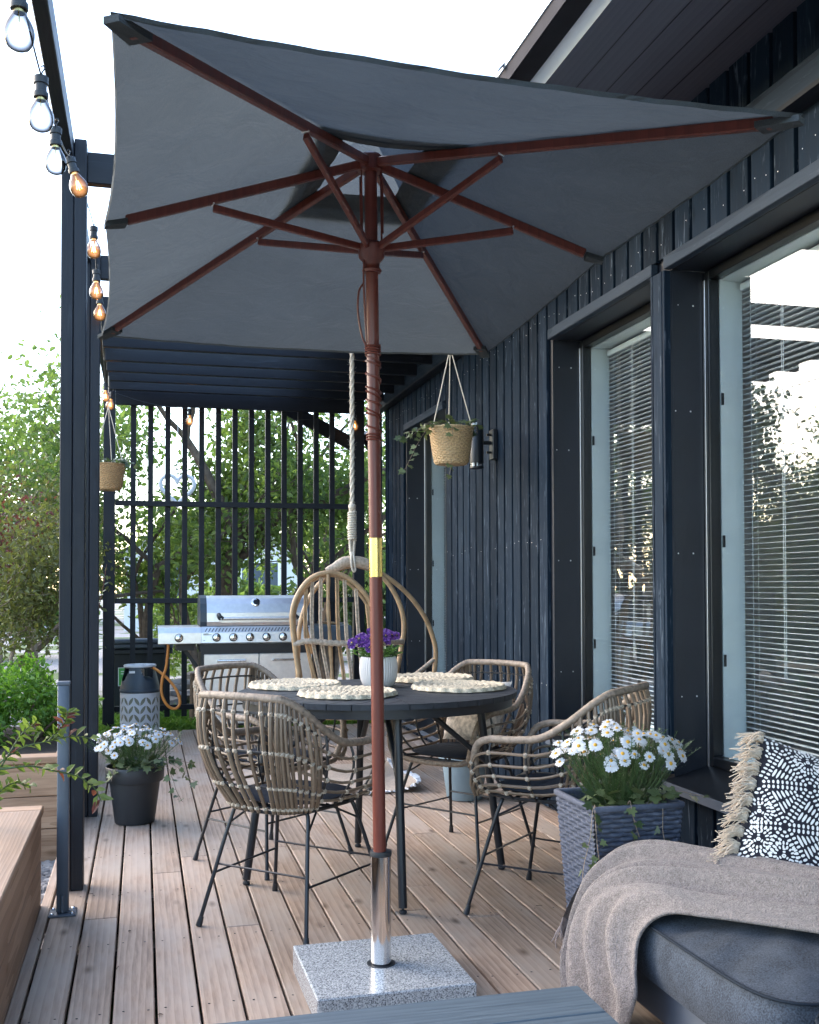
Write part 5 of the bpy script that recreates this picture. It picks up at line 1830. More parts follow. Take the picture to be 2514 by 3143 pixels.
for x in (CX0+.05, CX1-.05):
    for y in (CY0+.05, CY1-.05):
        b = MB(); b.bbox((x, y, .132), (.045, .045, .264), None, 0, .003); part('leg', b, M['greymetal'], ct)

sf = thing('sofa', 'low blue grey outdoor sofa with thick piped seat cushions on a metal frame', 'sofa', (1.65, 1.6, 0))
SX0, SX1 = 1.215, 2.02
def seatcush(y0, y1, z0, z1, x0=SX0, x1=SX1, crown=.013, seed=0):
    q = MB()
    cx_, cy_, hx_, hy_ = (x0+x1)/2, (y0+y1)/2, (x1-x0)/2, (y1-y0)/2
    h = (z1-z0)
    def fn(u, v):
        # v: 0 bottom centre .. 1 top centre ; u round the plan
        a = 2*PI*u
        p = 7
        r = 1 / ((abs(math.cos(a))**p + abs(math.sin(a))**p) ** (1/p))
        x, y = r*math.cos(a), r*math.sin(a)
        if v < .25:
            k = v/.25; s_ = k*.97; z = z0
        elif v < .5:
            k = (v-.25)/.25; s_ = .97 + .03*math.sin(PI*k); z = z0 + h*.80*k
            s_ += .004*math.sin(40*a + seed)*math.sin(PI*k)
        else:
            k = (v-.5)/.5
            s_ = .985*(1-k); z = z0 + h*.80 + (h*.20 + crown)*(1 - (1-k)**2.4)**.9 * (.65 + .35*k)
            z += .004*math.sin(7*x + 3*y + seed)*k + .003*math.sin(11*y - 5*x)
            if .0 < k < .3: z -= .004*math.sin(26*a + seed)*math.sin(PI*k/.3)
        return (cx_ + x*hx_*s_, cy_ + y*hy_*s_, z)
    q.grid(fn, 112, 56, closeu=True)
    o = part('seat_cushion', q, M['sofa'], sf)
    q = MB()
    p = 7
    pts = []
    for k in range(112):
        a = 2*PI*k/112
        r = 1 / ((abs(math.cos(a))**p + abs(math.sin(a))**p) ** (1/p))
        pts.append((cx_ + r*math.cos(a)*hx_*.985, cy_ + r*math.sin(a)*hy_*.985, z0 + h*.80 + .002))
    q.tube(pts, .0038, 7, closed=True)
    part('piping', q, M['piping'], o)
seatcush(1.835, 2.80, .235, .405, seed=1)
seatcush(.70, 1.83, .235, .415, x0=SX0 - .0, crown=.02, seed=4)
b = MB()
b.box(SX0+.045, SX1, .70, 2.76, .225, .234)
b.bbox((SX0+.06, 1.73, .175), (.035, 2.06, .095), None, 0, .004)
b.bbox((SX1-.02, 1.73, .175), (.035, 2.06, .095), None, 0, .004)
b.bbox(((SX0+SX1)/2, 2.745, .175), (SX1-SX0-.12, .03, .095), None, 0, .004)
part('frame', b, M['greymetal'], sf)
for y in (.74, 2.70):
    for x in (SX0+.065, SX1-.03):
        b = MB(); b.bbox((x, y, .064), (.04, .05, .127), None, 0, .003); part('leg', b, M['greymetal'], sf)

# patterned throw pillow
PW, PH, PT_ = .47, .45, .17
pf_ = pillow_fn(PW, PH, PT_, .05)
pl = link('throw_pillow', pillow_mb(PW, PH, PT_, 30, .05).mesh('throw_pillow', [M['pillow']]))
ploc = Vector((1.812, 2.50, .520))
xax = Vector((.93, -.33, -.16)).normalized()
zax = Vector((-.42, -.80, .42)); zax = (zax - xax * zax.dot(xax)).normalized()
yax = zax.cross(xax)
PROT = Matrix((xax, yax, zax)).transposed() @ Matrix.Rotation(R(-11), 3, 'Z')
place(pl, ploc, PROT)
tag(pl, 'black throw pillow with an off white dotted star pattern and ecru tassels on the sofa', 'pillow')
b = MB()
def psurf(x, y, off=.0012):
    p = pf_(x, y, 1)
    e = .004
    n_ = (pf_(x+e, y, 1) - pf_(x-e, y, 1)).cross(pf_(x, y+e, 1) - pf_(x, y-e, 1))
    if n_.length > 0: n_.normalize()
    return p + n_*off
def dash(px, py, ang, L, W_):
    """rounded dash at metric position on the pillow face"""
    ca, sa = math.cos(ang), math.sin(ang)
    vs = []
    for k in range(10):
        a = 2*PI*k/10
        ex = math.copysign(abs(math.cos(a))**.75, math.cos(a)) * L/2
        ey = math.sin(a) * W_/2
        X, Y_ = px + ex*ca - ey*sa, py + ex*sa + ey*ca
        gx_, gy_ = X/(PW/2), Y_/(PH/2)
        if abs(gx_) > .965 or abs(gy_) > .965: return
        vs.append(psurf(gx_, gy_))
    b.add(vs, [list(range(10))], 0, False)
qd = random.Random(12)
SL_ = .134
Hh = SL_ * math.sqrt(3) / 2
rot0 = R(12)
def rp(x, y): return (x*math.cos(rot0) - y*math.sin(rot0), x*math.sin(rot0) + y*math.cos(rot0))
def dd(x, y, a, L, W_):
    X, Y_ = rp(x, y); dash(X, Y_, a + rot0, L*1.16*qd.uniform(.85, 1.12), W_*1.2*qd.uniform(.85, 1.1))
for i in range(-6, 7):
    for j in range(-4, 5):
        ax, ay = i*SL_ + j*SL_/2, j*Hh
        if abs(ax) > .48 or abs(ay) > .42: continue
        corners = [(ax, ay), (ax+SL_, ay), (ax+SL_/2, ay+Hh)]
        down = [(ax+SL_, ay), (ax+SL_*1.5, ay+Hh), (ax+SL_/2, ay+Hh)]
        for (p, q_) in ((corners[0], corners[1]), (corners[0], corners[2]), (corners[1], corners[2])):
            dx, dy = q_[0]-p[0], q_[1]-p[1]; a = math.atan2(dy, dx)
            nx, ny = -math.sin(a), math.cos(a)
            for k in range(1, 11):
                t = k / 11
                sz_ = .0105*(.65 + .35*math.sin(PI*t))
                for off in (-.0070, .0070):
                    dd(p[0]+dx*t+nx*off, p[1]+dy*t+ny*off, a + PI/2, sz_, .0058)
        for ti, tri in enumerate((corners, down)):
            gx_, gy_ = sum(c[0] for c in tri)/3, sum(c[1] for c in tri)/3
            if (i + j + ti) % 2 == 0:
                for r_, n_ in ((.0342, 23), (.0234, 15)):
                    for k in range(n_):
                        a = 2*PI*k/n_
                        dd(gx_ + r_*math.cos(a), gy_ + r_*math.sin(a), a, .0085, .0048)
                for k in range(3):
                    a = PI/2 + 2*PI*k/3
                    for r_ in (.0032, .0104, .0176): dd(gx_ + r_*math.cos(a), gy_ + r_*math.sin(a), a + PI/2, .0075, .0042)
            else:
                a0 = math.atan2(tri[2][1]-tri[0][1], tri[2][0]-tri[0][0])
                nx, ny = -math.sin(a0), math.cos(a0)
                sg = 1 if (gx_-tri[0][0])*nx + (gy_-tri[0][1])*ny > 0 else -1
                for m_, (dist, half) in enumerate(((.0188, .036), (.0296, .0315), (.0404, .026), (.0512, .0215), (.062, .0153), (.0725, .010))):
                    mx_, my_ = (tri[0][0]+tri[2][0])/2 + nx*sg*dist, (tri[0][1]+tri[2][1])/2 + ny*sg*dist
                    for s_ in (-.5, .5):
                        dd(mx_ + math.cos(a0)*half*s_, my_ + math.sin(a0)*half*s_, a0, half*.74, .0056)
me = b.mesh('print', [M['print']])
link('print', me, pl)
qt = random.Random(5)
for k in range(10):
    y = .93 - 1.86*k/9
    b = MB()
    root = pf_(-.985, y, 1)
    for i in range(40):
        st = root + Vector((qt.uniform(-.002, .006), qt.uniform(-.017, .017), qt.uniform(-.011, .011)))
        L_ = qt.uniform(.042, .068)
        dn = Vector((-.72 + qt.gauss(0, .22), -.70 + qt.gauss(0, .26), .12 + qt.gauss(0, .30))).normalized()
        m1 = st + Vector((-.014 + qt.uniform(-.006, .004), .002 + qt.uniform(-.004, .004), .008*qt.uniform(-1, 1.6)))
        e = m1 + dn*L_
        b.tube(bez([st, m1, m1.lerp(e, .5) + Vector((-.004, 0, 0)), e], 7), [.0015, .0017, .0014, .0012], 4)
    b.ball(root + Vector((-.006, .002, 0)), .0125, 8, 5)
    me = b.mesh('tassel', [M['tassel']])
    link('tassel', me, pl)

# taupe blanket thrown over the sofa corner
A_ = bez([(2.06, 2.02, .455), (1.88, 2.22, .46), (1.72, 2.38, .462), (1.55, 2.60, .462), (1.43, 2.75, .452), (1.345, 2.81, .40), (1.295, 2.83, .325), (1.265, 2.83, .225), (1.25, 2.82, .15), (1.245, 2.80, .05)], 90)
C_ = bez([(1.93, 1.90, .450), (1.76, 2.08, .452), (1.60, 2.25, .458), (1.43, 2.46, .455), (1.30, 2.60, .440), (1.225, 2.65, .385), (1.185, 2.66, .29), (1.172, 2.66, .20), (1.168, 2.66, .12), (1.170, 2.64, .03)], 90)
B_ = bez([(1.80, 1.78, .430), (1.62, 1.96, .428), (1.46, 2.10, .428), (1.31, 2.24, .424), (1.235, 2.315, .412), (1.190, 2.36, .355), (1.175, 2.36, .28), (1.172, 2.335, .22), (1.175, 2.36, .13), (1.18, 2.40, .03)], 90)
def ev(L, t):
    f = max(0, min(.9999, t)) * (len(L)-1); i = int(f); return L[i].lerp(L[i+1], f-i)
def blank(u, v):
    # u along (0 far right .. 1 hem), v across (0 back/left edge .. 1 front/right edge)
    a, c, e = ev(A_, u), ev(C_, u), ev(B_, u)
    p = a*(1-v)*(1-2*v)*1.0 + c*4*v*(1-v)*1.0 + e*v*(2*v-1)
    du = 1e-3
    t = (ev(C_, min(1, u+.02)) - ev(C_, max(0, u-.02))).normalized()
    x = (e - a).normalized()
    n_ = t.cross(x).normalized()
    if n_.z < 0 and u < .5: n_ = -n_
    if u >= .45 and n_.x > 0: n_ = -n_
    hang = min(1, max(0, (u-.35)/.25))
    fold = 0.0
    for k, (c0, w0, a0) in enumerate(((.07, .055, .8), (.24, .07, 1.0), (.43, .06, .75), (.60, .075, 1.1), (.79, .055, .9), (.94, .05, .9))):
        cc = c0 + .035*math.sin(5.2*u + 1.7*k) + .02*math.sin(11*u + k)
        amp = a0 * ((.030 + .014*math.sin(3*u + 2.1*k)) * (1-hang) + .052*hang)
        fold += amp * math.exp(-((v-cc)/w0)**2)
    fold += .004*math.sin(13*u + 9*v) - .012
    edge = min(1, v/.06, (1-v)/.06)
    p = p + n_*(fold*(.35 + .65*edge) + .012)
    p += x * (.010*math.sin(11*u + 6*v)*(.5+hang))
    if p.z < .012: p.z = .012
    return p
b = MB()
NU, NV = 150, 96
b.grid(lambda u, v: tuple(blank(u, v)), NU, NV)
nv0 = len(b.v)
me = b.mesh('blanket', [M['blanket']])
bo = link('blanket', me)
md = bo.modifiers.new('thick', 'SOLIDIFY'); md.thickness = .007; md.offset = -1
OFF['blanket'] = (0, 0, 0)
tag(bo, 'taupe boucle blanket with a fringed end draped over the corner of the sofa', 'blanket')
b = MB(); qf = random.Random(3)
def frl(p, L_):
    P = [p]; d_ = Vector((qf.uniform(-.35, .05), qf.uniform(-.1, .35), -1)).normalized()
    for k in range(5):
        P.append(P[-1] + d_*L_/5); d_ = (d_ + Vector((qf.uniform(-.5, .5), qf.uniform(-.5, .5), -.25))).normalized()
    b.tube(P, [.0022, .0020, .0018, .0022, .0014], 5)
for i in range(46):
    frl(blank(.995, qf.random()), .02)
# shorter under layer whose fringed hem shows at the left
def under(u, v):
    l = Vector((1.335, 2.885, .400)).lerp(Vector((1.205, 2.895, .232)), v) + Vector((-.012, 0, .012))*math.sin(PI*v)
    r = Vector((1.43, 2.875, .405)).lerp(Vector((1.30, 2.885, .215)), v) + Vector((-.012, 0, .012))*math.sin(PI*v)
    return l.lerp(r, u) + Vector((0, .010*math.sin(9*u), .006*math.sin(14*u+1)*v))
ub = MB(); ub.grid(lambda u, v: tuple(under(u, v)), 24, 24); ub.grid(lambda u, v: tuple(under(1-u, v) + Vector((.006, -.006, 0))), 24, 24)
part('under_layer', ub, M['blanket'], bo)
for i in range(64):
    frl(under(qf.random()*.75, 1.0), qf.uniform(.05, .10))
part('fringe', b, M['fringe'], bo)

# ================================================================== RAISED BEDS
def planks_x(b, x0, x1, y, z0, z1, n, th=.045):
    h = (z1-z0)/n
    for k in range(n):
        b.bbox(((x0+x1)/2, y + th/2, z0 + h*(k+.5)), (x1-x0, th, h-.004), None, 0, .003)
def planks_y(b, y0, y1, x, z0, z1, n, th=.045):
    h = (z1-z0)/n
    for k in range(n):
        b.bbox((x - th/2, (y0+y1)/2, z0 + h*(k+.5)), (th, y1-y0, h-.004), None, 0, .003)
nb_ = thing('raised_bed', 'near raised wooden planting bed with a wide top board against the deck edge', 'planter box', (-.8, 2.6, -.15))
b = MB(); planks_y(b, .6, 4.235, -.372, -.15, .345, 3); planks_y(b, .6, 4.235, -1.25, -.15, .345, 3)
part('side_wall', b, M['boxwoody'], nb_)
b = MB(); planks_x(b, -1.25, -.418, 4.19, -.15, .345, 3)
part('end_wall', b, M['boxwoodx'], nb_)
b = MB(); b.bbox((-.445, 2.36, .362), (.16, 3.60, .034), None, 0, .004)
part('top_board', b, M['boxwoody'], nb_)
b = MB(); b.bbox((-.83, 4.205, .362), (.93, .085, .034), None, 0, .004)
part('top_board', b, M['boxwoodx'], nb_)
b = MB(); b.grid(lambda u, v: (-1.24 + .80*u, .62 + 3.55*v, .26 + .02*math.sin(31*u)*math.cos(27*v)), 20, 60)
part('soil', b, M['soil'], nb_)
fb_ = thing('raised_bed', 'far raised wooden planting bed of pale pine planks behind the black posts', 'planter box', (-1.4, 6.2, -.15))
b = MB(); planks_x(b, -2.6, -.40, 5.50, -.15, .335, 3)
part('front_wall', b, M['boxwoodx'], fb_)
b = MB(); planks_y(b, 5.546, 7.6, -.40, -.15, .335, 3)
part('side_wall', b, M['boxwoody'], fb_)
b = MB(); b.bbox((-1.5, 5.545, .355), (2.22, .12, .034), None, 0, .004)
part('top_board', b, M['boxwoodx'], fb_)
b = MB(); b.grid(lambda u, v: (-2.6 + 2.15*u, 5.55 + 2.05*v, .26 + .02*math.sin(31*u)*math.cos(27*v)), 20, 20)
part('soil', b, M['soil'], fb_)

# ================================================================== PLANTS AND TREES
def leaf_cloud(name, P, size, mat, seed, D=None, elong=1.7, var=.35):
    r_ = np.random.default_rng(seed)
    n = len(P)
    d = r_.normal(size=(n, 3)); d[:, 2] -= .25
    if D is not None: d = d*.7 + D
    d /= np.linalg.norm(d, axis=1)[:, None]
    up = r_.normal(size=(n, 3)); up[:, 2] += .8
    s_ = np.cross(d, up); s_ /= np.linalg.norm(s_, axis=1)[:, None] + 1e-9
    nn = np.cross(s_, d)
    L = (size * (1 + var*r_.uniform(-1, 1, n)))[:, None]
    W_ = L / elong / 2
    v0 = P; v1 = P + d*L*.30 + s_*W_*.9 + nn*W_*.3; v2 = P + d*L*.70 + s_*W_*.8 + nn*W_*.25; v3 = P + d*L - nn*L*.08
    v4 = P + d*L*.70 - s_*W_*.8 + nn*W_*.25; v5 = P + d*L*.30 - s_*W_*.9 + nn*W_*.3
    V = np.stack([v0, v1, v2, v3, v4, v5], 1).reshape(-1, 3)
    i = np.arange(n)[:, None] * 6
    F = np.concatenate([i + np.array([[0, 1, 2, 3]]), i + np.array([[0, 3, 4, 5]])], 0)
    return fastmesh(name, V, F, mat)
def grow(b, p, d, L, r, depth, q, tips, gnarl=.35, split=(2, 3), shrink=.72, up=.12):
    pts = [p.copy()]; rs_ = [r]
    nseg = 5
    for i in range(nseg):
        d = (d + Vector((q.gauss(0, gnarl), q.gauss(0, gnarl), q.gauss(0, gnarl*.6) + up)) * .45).normalized()
        p = p + d*L/nseg
        pts.append(p.copy()); rs_.append(r*(1 - .38*(i+1)/nseg))
        if depth <= 1: tips.append((p.copy(), d.copy()))
    b.tube(pts, rs_, 7 if r > .02 else 5, cap=False)
    if depth > 0:
        for k in range(q.randint(*split)):
            a = q.uniform(0, 2*PI); o = d.orthogonal().normalized()
            o = Quaternion(d, a) @ o
            nd = (d*q.uniform(.5, .9) + o*q.uniform(.55, .95)).normalized()
            st = pts[-1] if k < 2 else pts[q.randint(2, 4)]
            grow(b, st.copy(), nd, L*shrink*q.uniform(.75, 1.15), rs_[-1]*(.78 if k < 2 else .55), depth-1, q, tips, gnarl, split, shrink, up)
def tree(name, label, cat, base, dirs, seed, L, r, depth, nleaf, lsize, mat, spread=.16, group=None, bark='bark', gnarl=.35, shrink=.72, extra=None, up=.12):
    q = random.Random(seed)
    t = thing(name, label, cat, base, 0, group)
    b = MB(); tips_ = []
    for d_, l_, r_ in dirs:
        grow(b, Vector(base), Vector(d_).normalized(), l_, r_, depth, q, tips_, gnarl, (2, 3), shrink, up)
    part('trunk', b, M[bark], t)
    r2 = np.random.default_rng(seed)
    P = np.array([list(p) for p, d_ in tips_]); 
    idx = r2.integers(0, len(P), nleaf)
    pos = P[idx] + r2.normal(size=(nleaf, 3))*spread*np.array([1, 1, .8])
    pos[:, 2] = np.maximum(pos[:, 2], base[2] + .05)
    me = leaf_cloud('crown', pos - np.array(base), lsize, M[mat], seed)
    link('crown', me, t)
    if extra:
        m2, n2, cen, rad = extra
        pp_ = np.array(cen) + r2.normal(size=(n2, 3))*np.array(rad)
        link('young_foliage', leaf_cloud('young_foliage', pp_ - np.array(base), lsize, M[m2], seed+1), t)
    return t
tree('apple_tree', 'gnarled old apple tree with a forked trunk behind the slatted screen', 'tree', (.78, 12.4, -.16), [((.12, 0, 1), 2.1, .15), ((.42, .1, .9), 1.8, .08), ((-.25, .1, .95), 1.5, .07)], 14, 0, 0, 4, 9800, .075, 'leafa', .16, gnarl=.42)
tree('garden_tree', 'slender garden tree with a leaning grey trunk left of the screen gap', 'tree', (-.05, 13.4, -.16), [((-.22, 0, 1), 1.7, .07), ((.2, .1, 1), 1.5, .05)], 23, 0, 0, 4, 8500, .075, 'leafb', .17, gnarl=.4)
tree('garden_tree', 'leafy open crowned tree beyond the left post against the white sky', 'tree', (-1.75, 12.6, -.16), [((-.12, 0, 1), 1.75, .075), ((.18, -.05, 1), 1.7, .06)], 31, 0, 0, 4, 9000, .075, 'leafb', .17, gnarl=.42)
tree('garden_tree', 'dense green tree filling the right side of the screen by the house corner', 'tree', (2.35, 13.4, -.16), [((-.05, 0, 1), 1.5, .09), ((.3, .1, 1), 1.4, .07), ((-.35, -.1, .9), 1.4, .06)], 45, 0, 0, 4, 11000, .08, 'leafb', .20, gnarl=.4)
tree('garden_tree', 'big broad garden tree reflected dark in the right hand window', 'tree', (-4.3, 12.0, -.16), [((.1, 0, 1), 1.9, .13), ((-.3, .1, 1), 1.7, .09)], 52, 0, 0, 4, 13000, .085, 'conifer', .2, gnarl=.42)
tree('garden_tree', 'round topped garden tree further off reflected in the edge of the right window', 'tree', (-8.0, 14.0, -.16), [((0, 0, 1), 2.0, .12), ((.3, .1, 1), 1.8, .09)], 63, 0, 0, 4, 12000, .09, 'leafa', .24, gnarl=.4)
tree('elder_bush', 'tall wispy shrub with plum tinted shoots left of the black posts', 'shrub', (-1.15, 9.3, -.16), [((-.1, 0, 1), 1.0, .032), ((.12, .05, 1), .95, .028), ((-.3, 0, 1), .95, .028), ((.0, .2, 1), .9, .03)], 71, 0, 0, 3, 8200, .045, 'leafc', .14, bark='barkgrey', gnarl=.35, extra=('leafred', 520, (-1.05, 9.25, 1.55), (.17, .15, .22)))
tree('sapling', 'young sapling with a pale bare stem above the lime green shrubs', 'tree', (-.93, 10.8, -.16), [((.02, 0, 1), 1.15, .045), ((.12, 0, 1), 1.0, .022)], 83, 0, 0, 3, 3800, .05, 'leafc', .16, bark='barkgrey', gnarl=.3)
def bush(label, c, rad, n, lsize, mat, seed, group=None, name='shrub', cat='shrub', lumps=26):
    t = thing(name, label, cat, (c[0], c[1], -.16), 0, group)
    r2 = np.random.default_rng(seed); q = random.Random(seed)
    u = r2.normal(size=(lumps, 3)); u /= np.linalg.norm(u, axis=1)[:, None]
    u[:, 2] = np.abs(u[:, 2])
    cen = np.array([c[0], c[1], c[2]]) + u*np.array(rad)*r2.uniform(.45, .95, (lumps, 1))
    k = r2.integers(0, lumps, n)
    e = r2.normal(size=(n, 3)); e /= np.linalg.norm(e, axis=1)[:, None]
    pos = cen[k] + e*np.array(rad)*.30*r2.uniform(.5, 1, (n, 1))
    pos[:, 2] = np.maximum(pos[:, 2], -.15)
    link('foliage', leaf_cloud('foliage', pos - np.array((c[0], c[1], -.16)), lsize, M[mat], seed, D=e*.8), t)
    b = MB()
    for i in range(9):
        e_ = cen[i % lumps]
        b.tube(bez([(c[0] + q.uniform(-.1, .1), c[1] + q.uniform(-.1, .1), -.16), (c[0]*.6 + e_[0]*.4, c[1]*.6 + e_[1]*.4, float(e_[2])*.5), tuple(e_)], 8), [.014, .006], 5)
    part('stems', b, M['bark'], t)
bush('bright lime green shrub in the bed nearest the black posts', (-.80, 6.95, .30), (.52, .5, .50), 6500, .034, 'lime', 101, 'lime shrubs in the far bed')
bush('bright lime green shrub at the left edge behind the far raised bed', (-1.55, 7.3, .28), (.6, .5, .55), 6500, .034, 'lime', 102, 'lime shrubs in the far bed')
bush('low green plant in the near raised bed at the left edge', (-.80, 3.35, .30), (.20, .45, .13), 520, .045, 'elder', 103, name='bed_plant', cat='plant', lumps=14)
for i, (x, y, rx, rz_, lab) in enumerate(((-9.5, 8.5, 1.8, 2.9, 'tall clipped green hedge plant nearest the house in the window reflection'), (-11.5, 12.5, 2.0, 3.1, 'tall clipped green hedge plant in the middle of the reflected row'), (-11, 16.5, 2.2, 3.0, 'tall clipped green hedge plant at the far end of the reflected row'),
                                           (4.4, 19, 2.2, 1.6, 'broad dark shrub behind the house corner'), (-3.2, 21, 2.4, 1.1, 'low broad shrub far off at the end of the garden'), (1.6, 20, 1.5, .9, 'low rounded shrub seen beneath the apple tree'),
                                           (-4.9, 14.6, 1.7, 1.75, 'leafy green shrub added out of view, low in the right window reflection'), (-6.9, 17.0, 2.0, 2.3, 'taller green shrub added behind the leafy one in the right window reflection'))):
    bush(lab, (x, y, .4), (rx, 1.3, rz_), 7000, .13, ('conifer', 'leafa', 'leafb')[i % 3], 200 + i, 'shrubs at the garden edge', lumps=40)  # reflected greenery: low shrubs added and hedges raised to block the bright horizon
# long shoot with young leaves leaning across the posts from the near bed
sh = thing('elder_shoot', 'leafy shoot with young green and plum leaves reaching in front of the black post', 'plant', (-.62, 3.92, .26))
b = MB(); lf = MB(); lr = MB(); q = random.Random(17)
def shoot(pts, ll, red=.12):
    P = bez(pts, 30)
    b.tube(P, [.004, .0018], 5)
    for i in range(3, len(P), 2):
        for s_ in (-1, 1):
            d_ = (P[i]-P[i-1]).normalized(); side = d_.cross(Vector((0, .6, .8))).normalized()
            dd_ = (d_*.5 + side*s_*.9 + Vector((q.uniform(-.3, .3), q.uniform(-.5, .3), q.uniform(-.3, .5)))).normalized()
            tgt = lr if q.random() < red else lf
            leafpoly(tgt, P[i], dd_, Vector((q.uniform(-.4, .4), -.6, .7)), ll*q.uniform(.7, 1.25), ll*.5*q.uniform(.8, 1.1), .2, 0, .3)
shoot([(-.62, 3.92, .28), (-.52, 3.90, .55), (-.42, 3.90, .645), (-.32, 3.90, .672), (-.24, 3.90, .685), (-.17, 3.90, .675)], .048, .06)
shoot([(-.48, 3.90, .58), (-.38, 3.88, .59), (-.30, 3.88, .57), (-.22, 3.89, .545), (-.165, 3.9, .50), (-.14, 3.9, .45)], .050, .08)
shoot([(-.56, 3.92, .45), (-.47, 3.90, .60), (-.41, 3.90, .70), (-.36, 3.9, .74)], .046, .05)
shoot([(-.32, 3.90, .672), (-.27, 3.90, .73), (-.255, 3.9, .775)], .042, .35)
shoot([(-.58, 3.93, .35), (-.50, 3.9, .48), (-.44, 3.89, .53), (-.38, 3.89, .52)], .05, .05)
part('stem', b, M['stem'], sh); part('leaves', lf, M['elder'], sh); part('young_leaves', lr, M['leafred'], sh)
# thin climber stem seen between the black posts
b = MB(); lf = MB()
cl = thing('climber_shoot', 'thin plum coloured shoot rising beside the second black post', 'plant', (-.26, 7.0, 0))
P = bez([(-.30, 7.0, .30), (-.285, 7.0, .8), (-.275, 7.0, 1.05), (-.245, 7.0, 1.22), (-.225, 7.0, 1.36)], 24)
b.tube(P, [.004, .002], 5)
for i in range(4, len(P) - 4, 2):
    leafpoly(lf, P[i], Vector((q.uniform(-.2, 1), q.uniform(-.5, .2), q.uniform(-.1, .5))), Vector((0, -.6, .8)), .045, .02)
part('stem', b, M['leafred'], cl); part('leaves', lf, M['ivy'], cl)

# grass strip and rubble beyond the deck
r2 = np.random.default_rng(9)
n = 9000
gx_ = r2.uniform(-.6, 2.1, n); gy_ = 9.5 + r2.uniform(0, 1.3, n)
gy_[: n//3] = 9.1 + r2.uniform(0, .4, n//3)
P = np.stack([gx_, gy_, np.full(n, -.16)], 1)
h = r2.uniform(.10, .24, n)[:, None]
d_ = r2.normal(size=(n, 3))*.35; d_[:, 2] = 1
s_ = r2.normal(size=(n, 3)); s_[:, 2] = 0; s_ /= np.linalg.norm(s_, axis=1)[:, None]
V = np.stack([P - s_*.0035, P + s_*.0035, P + d_*h*.6 + s_*.0025, P + d_*h + np.array([0, 0, -.02]) + d_*np.array([.15, .15, 0])], 1).reshape(-1, 3)
i_ = np.arange(n)[:, None]*4
o = link('grass', fastmesh('grass', V, i_ + np.array([[0, 1, 2, 3]]), M['grass'])); o['kind'] = 'stuff'
b = MB(); q = random.Random(33)
def rock(c, s_):
    n = 7; m_ = 5
    ph = [q.uniform(0, 6) for _ in range(4)]
    o_ = len(b.v)
    b.ball(c, s_, n, m_)
    for k in range(o_, len(b.v)):
        v = Vector(b.v[k]) - Vector(c)
        f = 1 + .28*math.sin(v.x/s_*2.3 + ph[0])*math.cos(v.y/s_*2.1 + ph[1]) + .2*math.sin(v.z/s_*3 + ph[2])
        b.v[k] = tuple(Vector(c) + Vector((v.x*f*1.25, v.y*f, v.z*f*.75)))
for k in range(len(b.sm)): b.sm[k] = False
for i in range(260):
    x = q.uniform(-.3, 2.4); y = 10.9 + q.random()*1.6
    rock((x, y, -.16 + q.random()**2 * .5*max(0, 1-abs(x-1)/1.6)), q.uniform(.04, .13))
o = link('rubble', b.mesh('rubble', [M['rock']])); o['kind'] = 'stuff'
for p in o.data.polygons: p.use_smooth = False
b = MB(); q2 = random.Random(3)
for i in range(240):
    rock((q2.uniform(-.62, -.385), q2.uniform(4.25, 5.48), -.15), q2.uniform(.012, .035))
for i in range(420):
    rock((q2.uniform(-.42, .35), q2.uniform(9.08, 9.5), -.15), q2.uniform(.012, .03))
o = link('gravel', b.mesh('gravel', [M['rock']])); o['kind'] = 'stuff'
for p in o.data.polygons: p.use_smooth = False
# tree stump by the grill leg
b = MB(); b.lathe([(.075, -.16), (.07, .1), (.068, .42), (.0001, .43)], (.485, 9.75, 0), 18, disp=lambda a, i: .008*math.sin(3*a + i))
single('tree_stump', b, M['bark'], 'short weathered tree stump standing in the grass behind the grill', 'stump')

# wheelie bin behind the screen
bi = thing('wheelie_bin', 'dark wheeled refuse bin with a green label behind the slatted screen', 'bin', (-.02, 10.35, -.16))
b = MB()
v = []
for z, k in ((-.13, .82), (.60, 1.0)):
    for sx_, sy_ in ((-1, -1), (1, -1), (1, 1), (-1, 1)): v.append((-.02 + sx_*.27*k, 10.45 + sy_*.28*k, z))
b.add(v, [(3,2,1,0), (0,1,5,4), (1,2,6,5), (2,3,7,6), (3,0,4,7), (4,5,6,7)], 0, False)
b.bbox((-.02, 10.45, .60), (.60, .62, .05), None, 0, .008)
part('body', b, M['darkplastic'], bi)
b = MB(); b.bbox((-.02, 10.44, .655), (.61, .64, .045), None, 0, .012); b.bbox((-.02, 10.15, .70), (.50, .10, .04), None, 0, .012); b.bbox((-.02, 10.45, .685), (.56, .56, .025), None, 0, .01)
part('lid', b, M['greymetal'], bi)
b = MB(); b.bbox((-.13, 10.178, .365), (.18, .006, .175), Matrix.Rotation(R(3.6), 3, 'X'), 0, .001)
la = part('label', b, M['white'], bi)
b = MB(); b.bbox((-.13, 10.1735, .365), (.168, .003, .163), Matrix.Rotation(R(3.6), 3, 'X'), 0, .0005)
for k in range(2): b.bbox((-.13, 10.170, .415 - k*.022), (.13, .003, .008), Matrix.Rotation(R(3.6), 3, 'X'), 1, .0003)
part('print', b, [M['green'], M['white']], la)
for x in (-.22, .18):
    b = MB(); b.lathe([(.03, -.025), (.095, -.022), (.1, 0), (.095, .022), (.03, .025)], (x, 10.72, -.06), 20, rot=Matrix.Rotation(R(90), 3, 'Y'))
    part('wheel', b, M['frame'], bi)

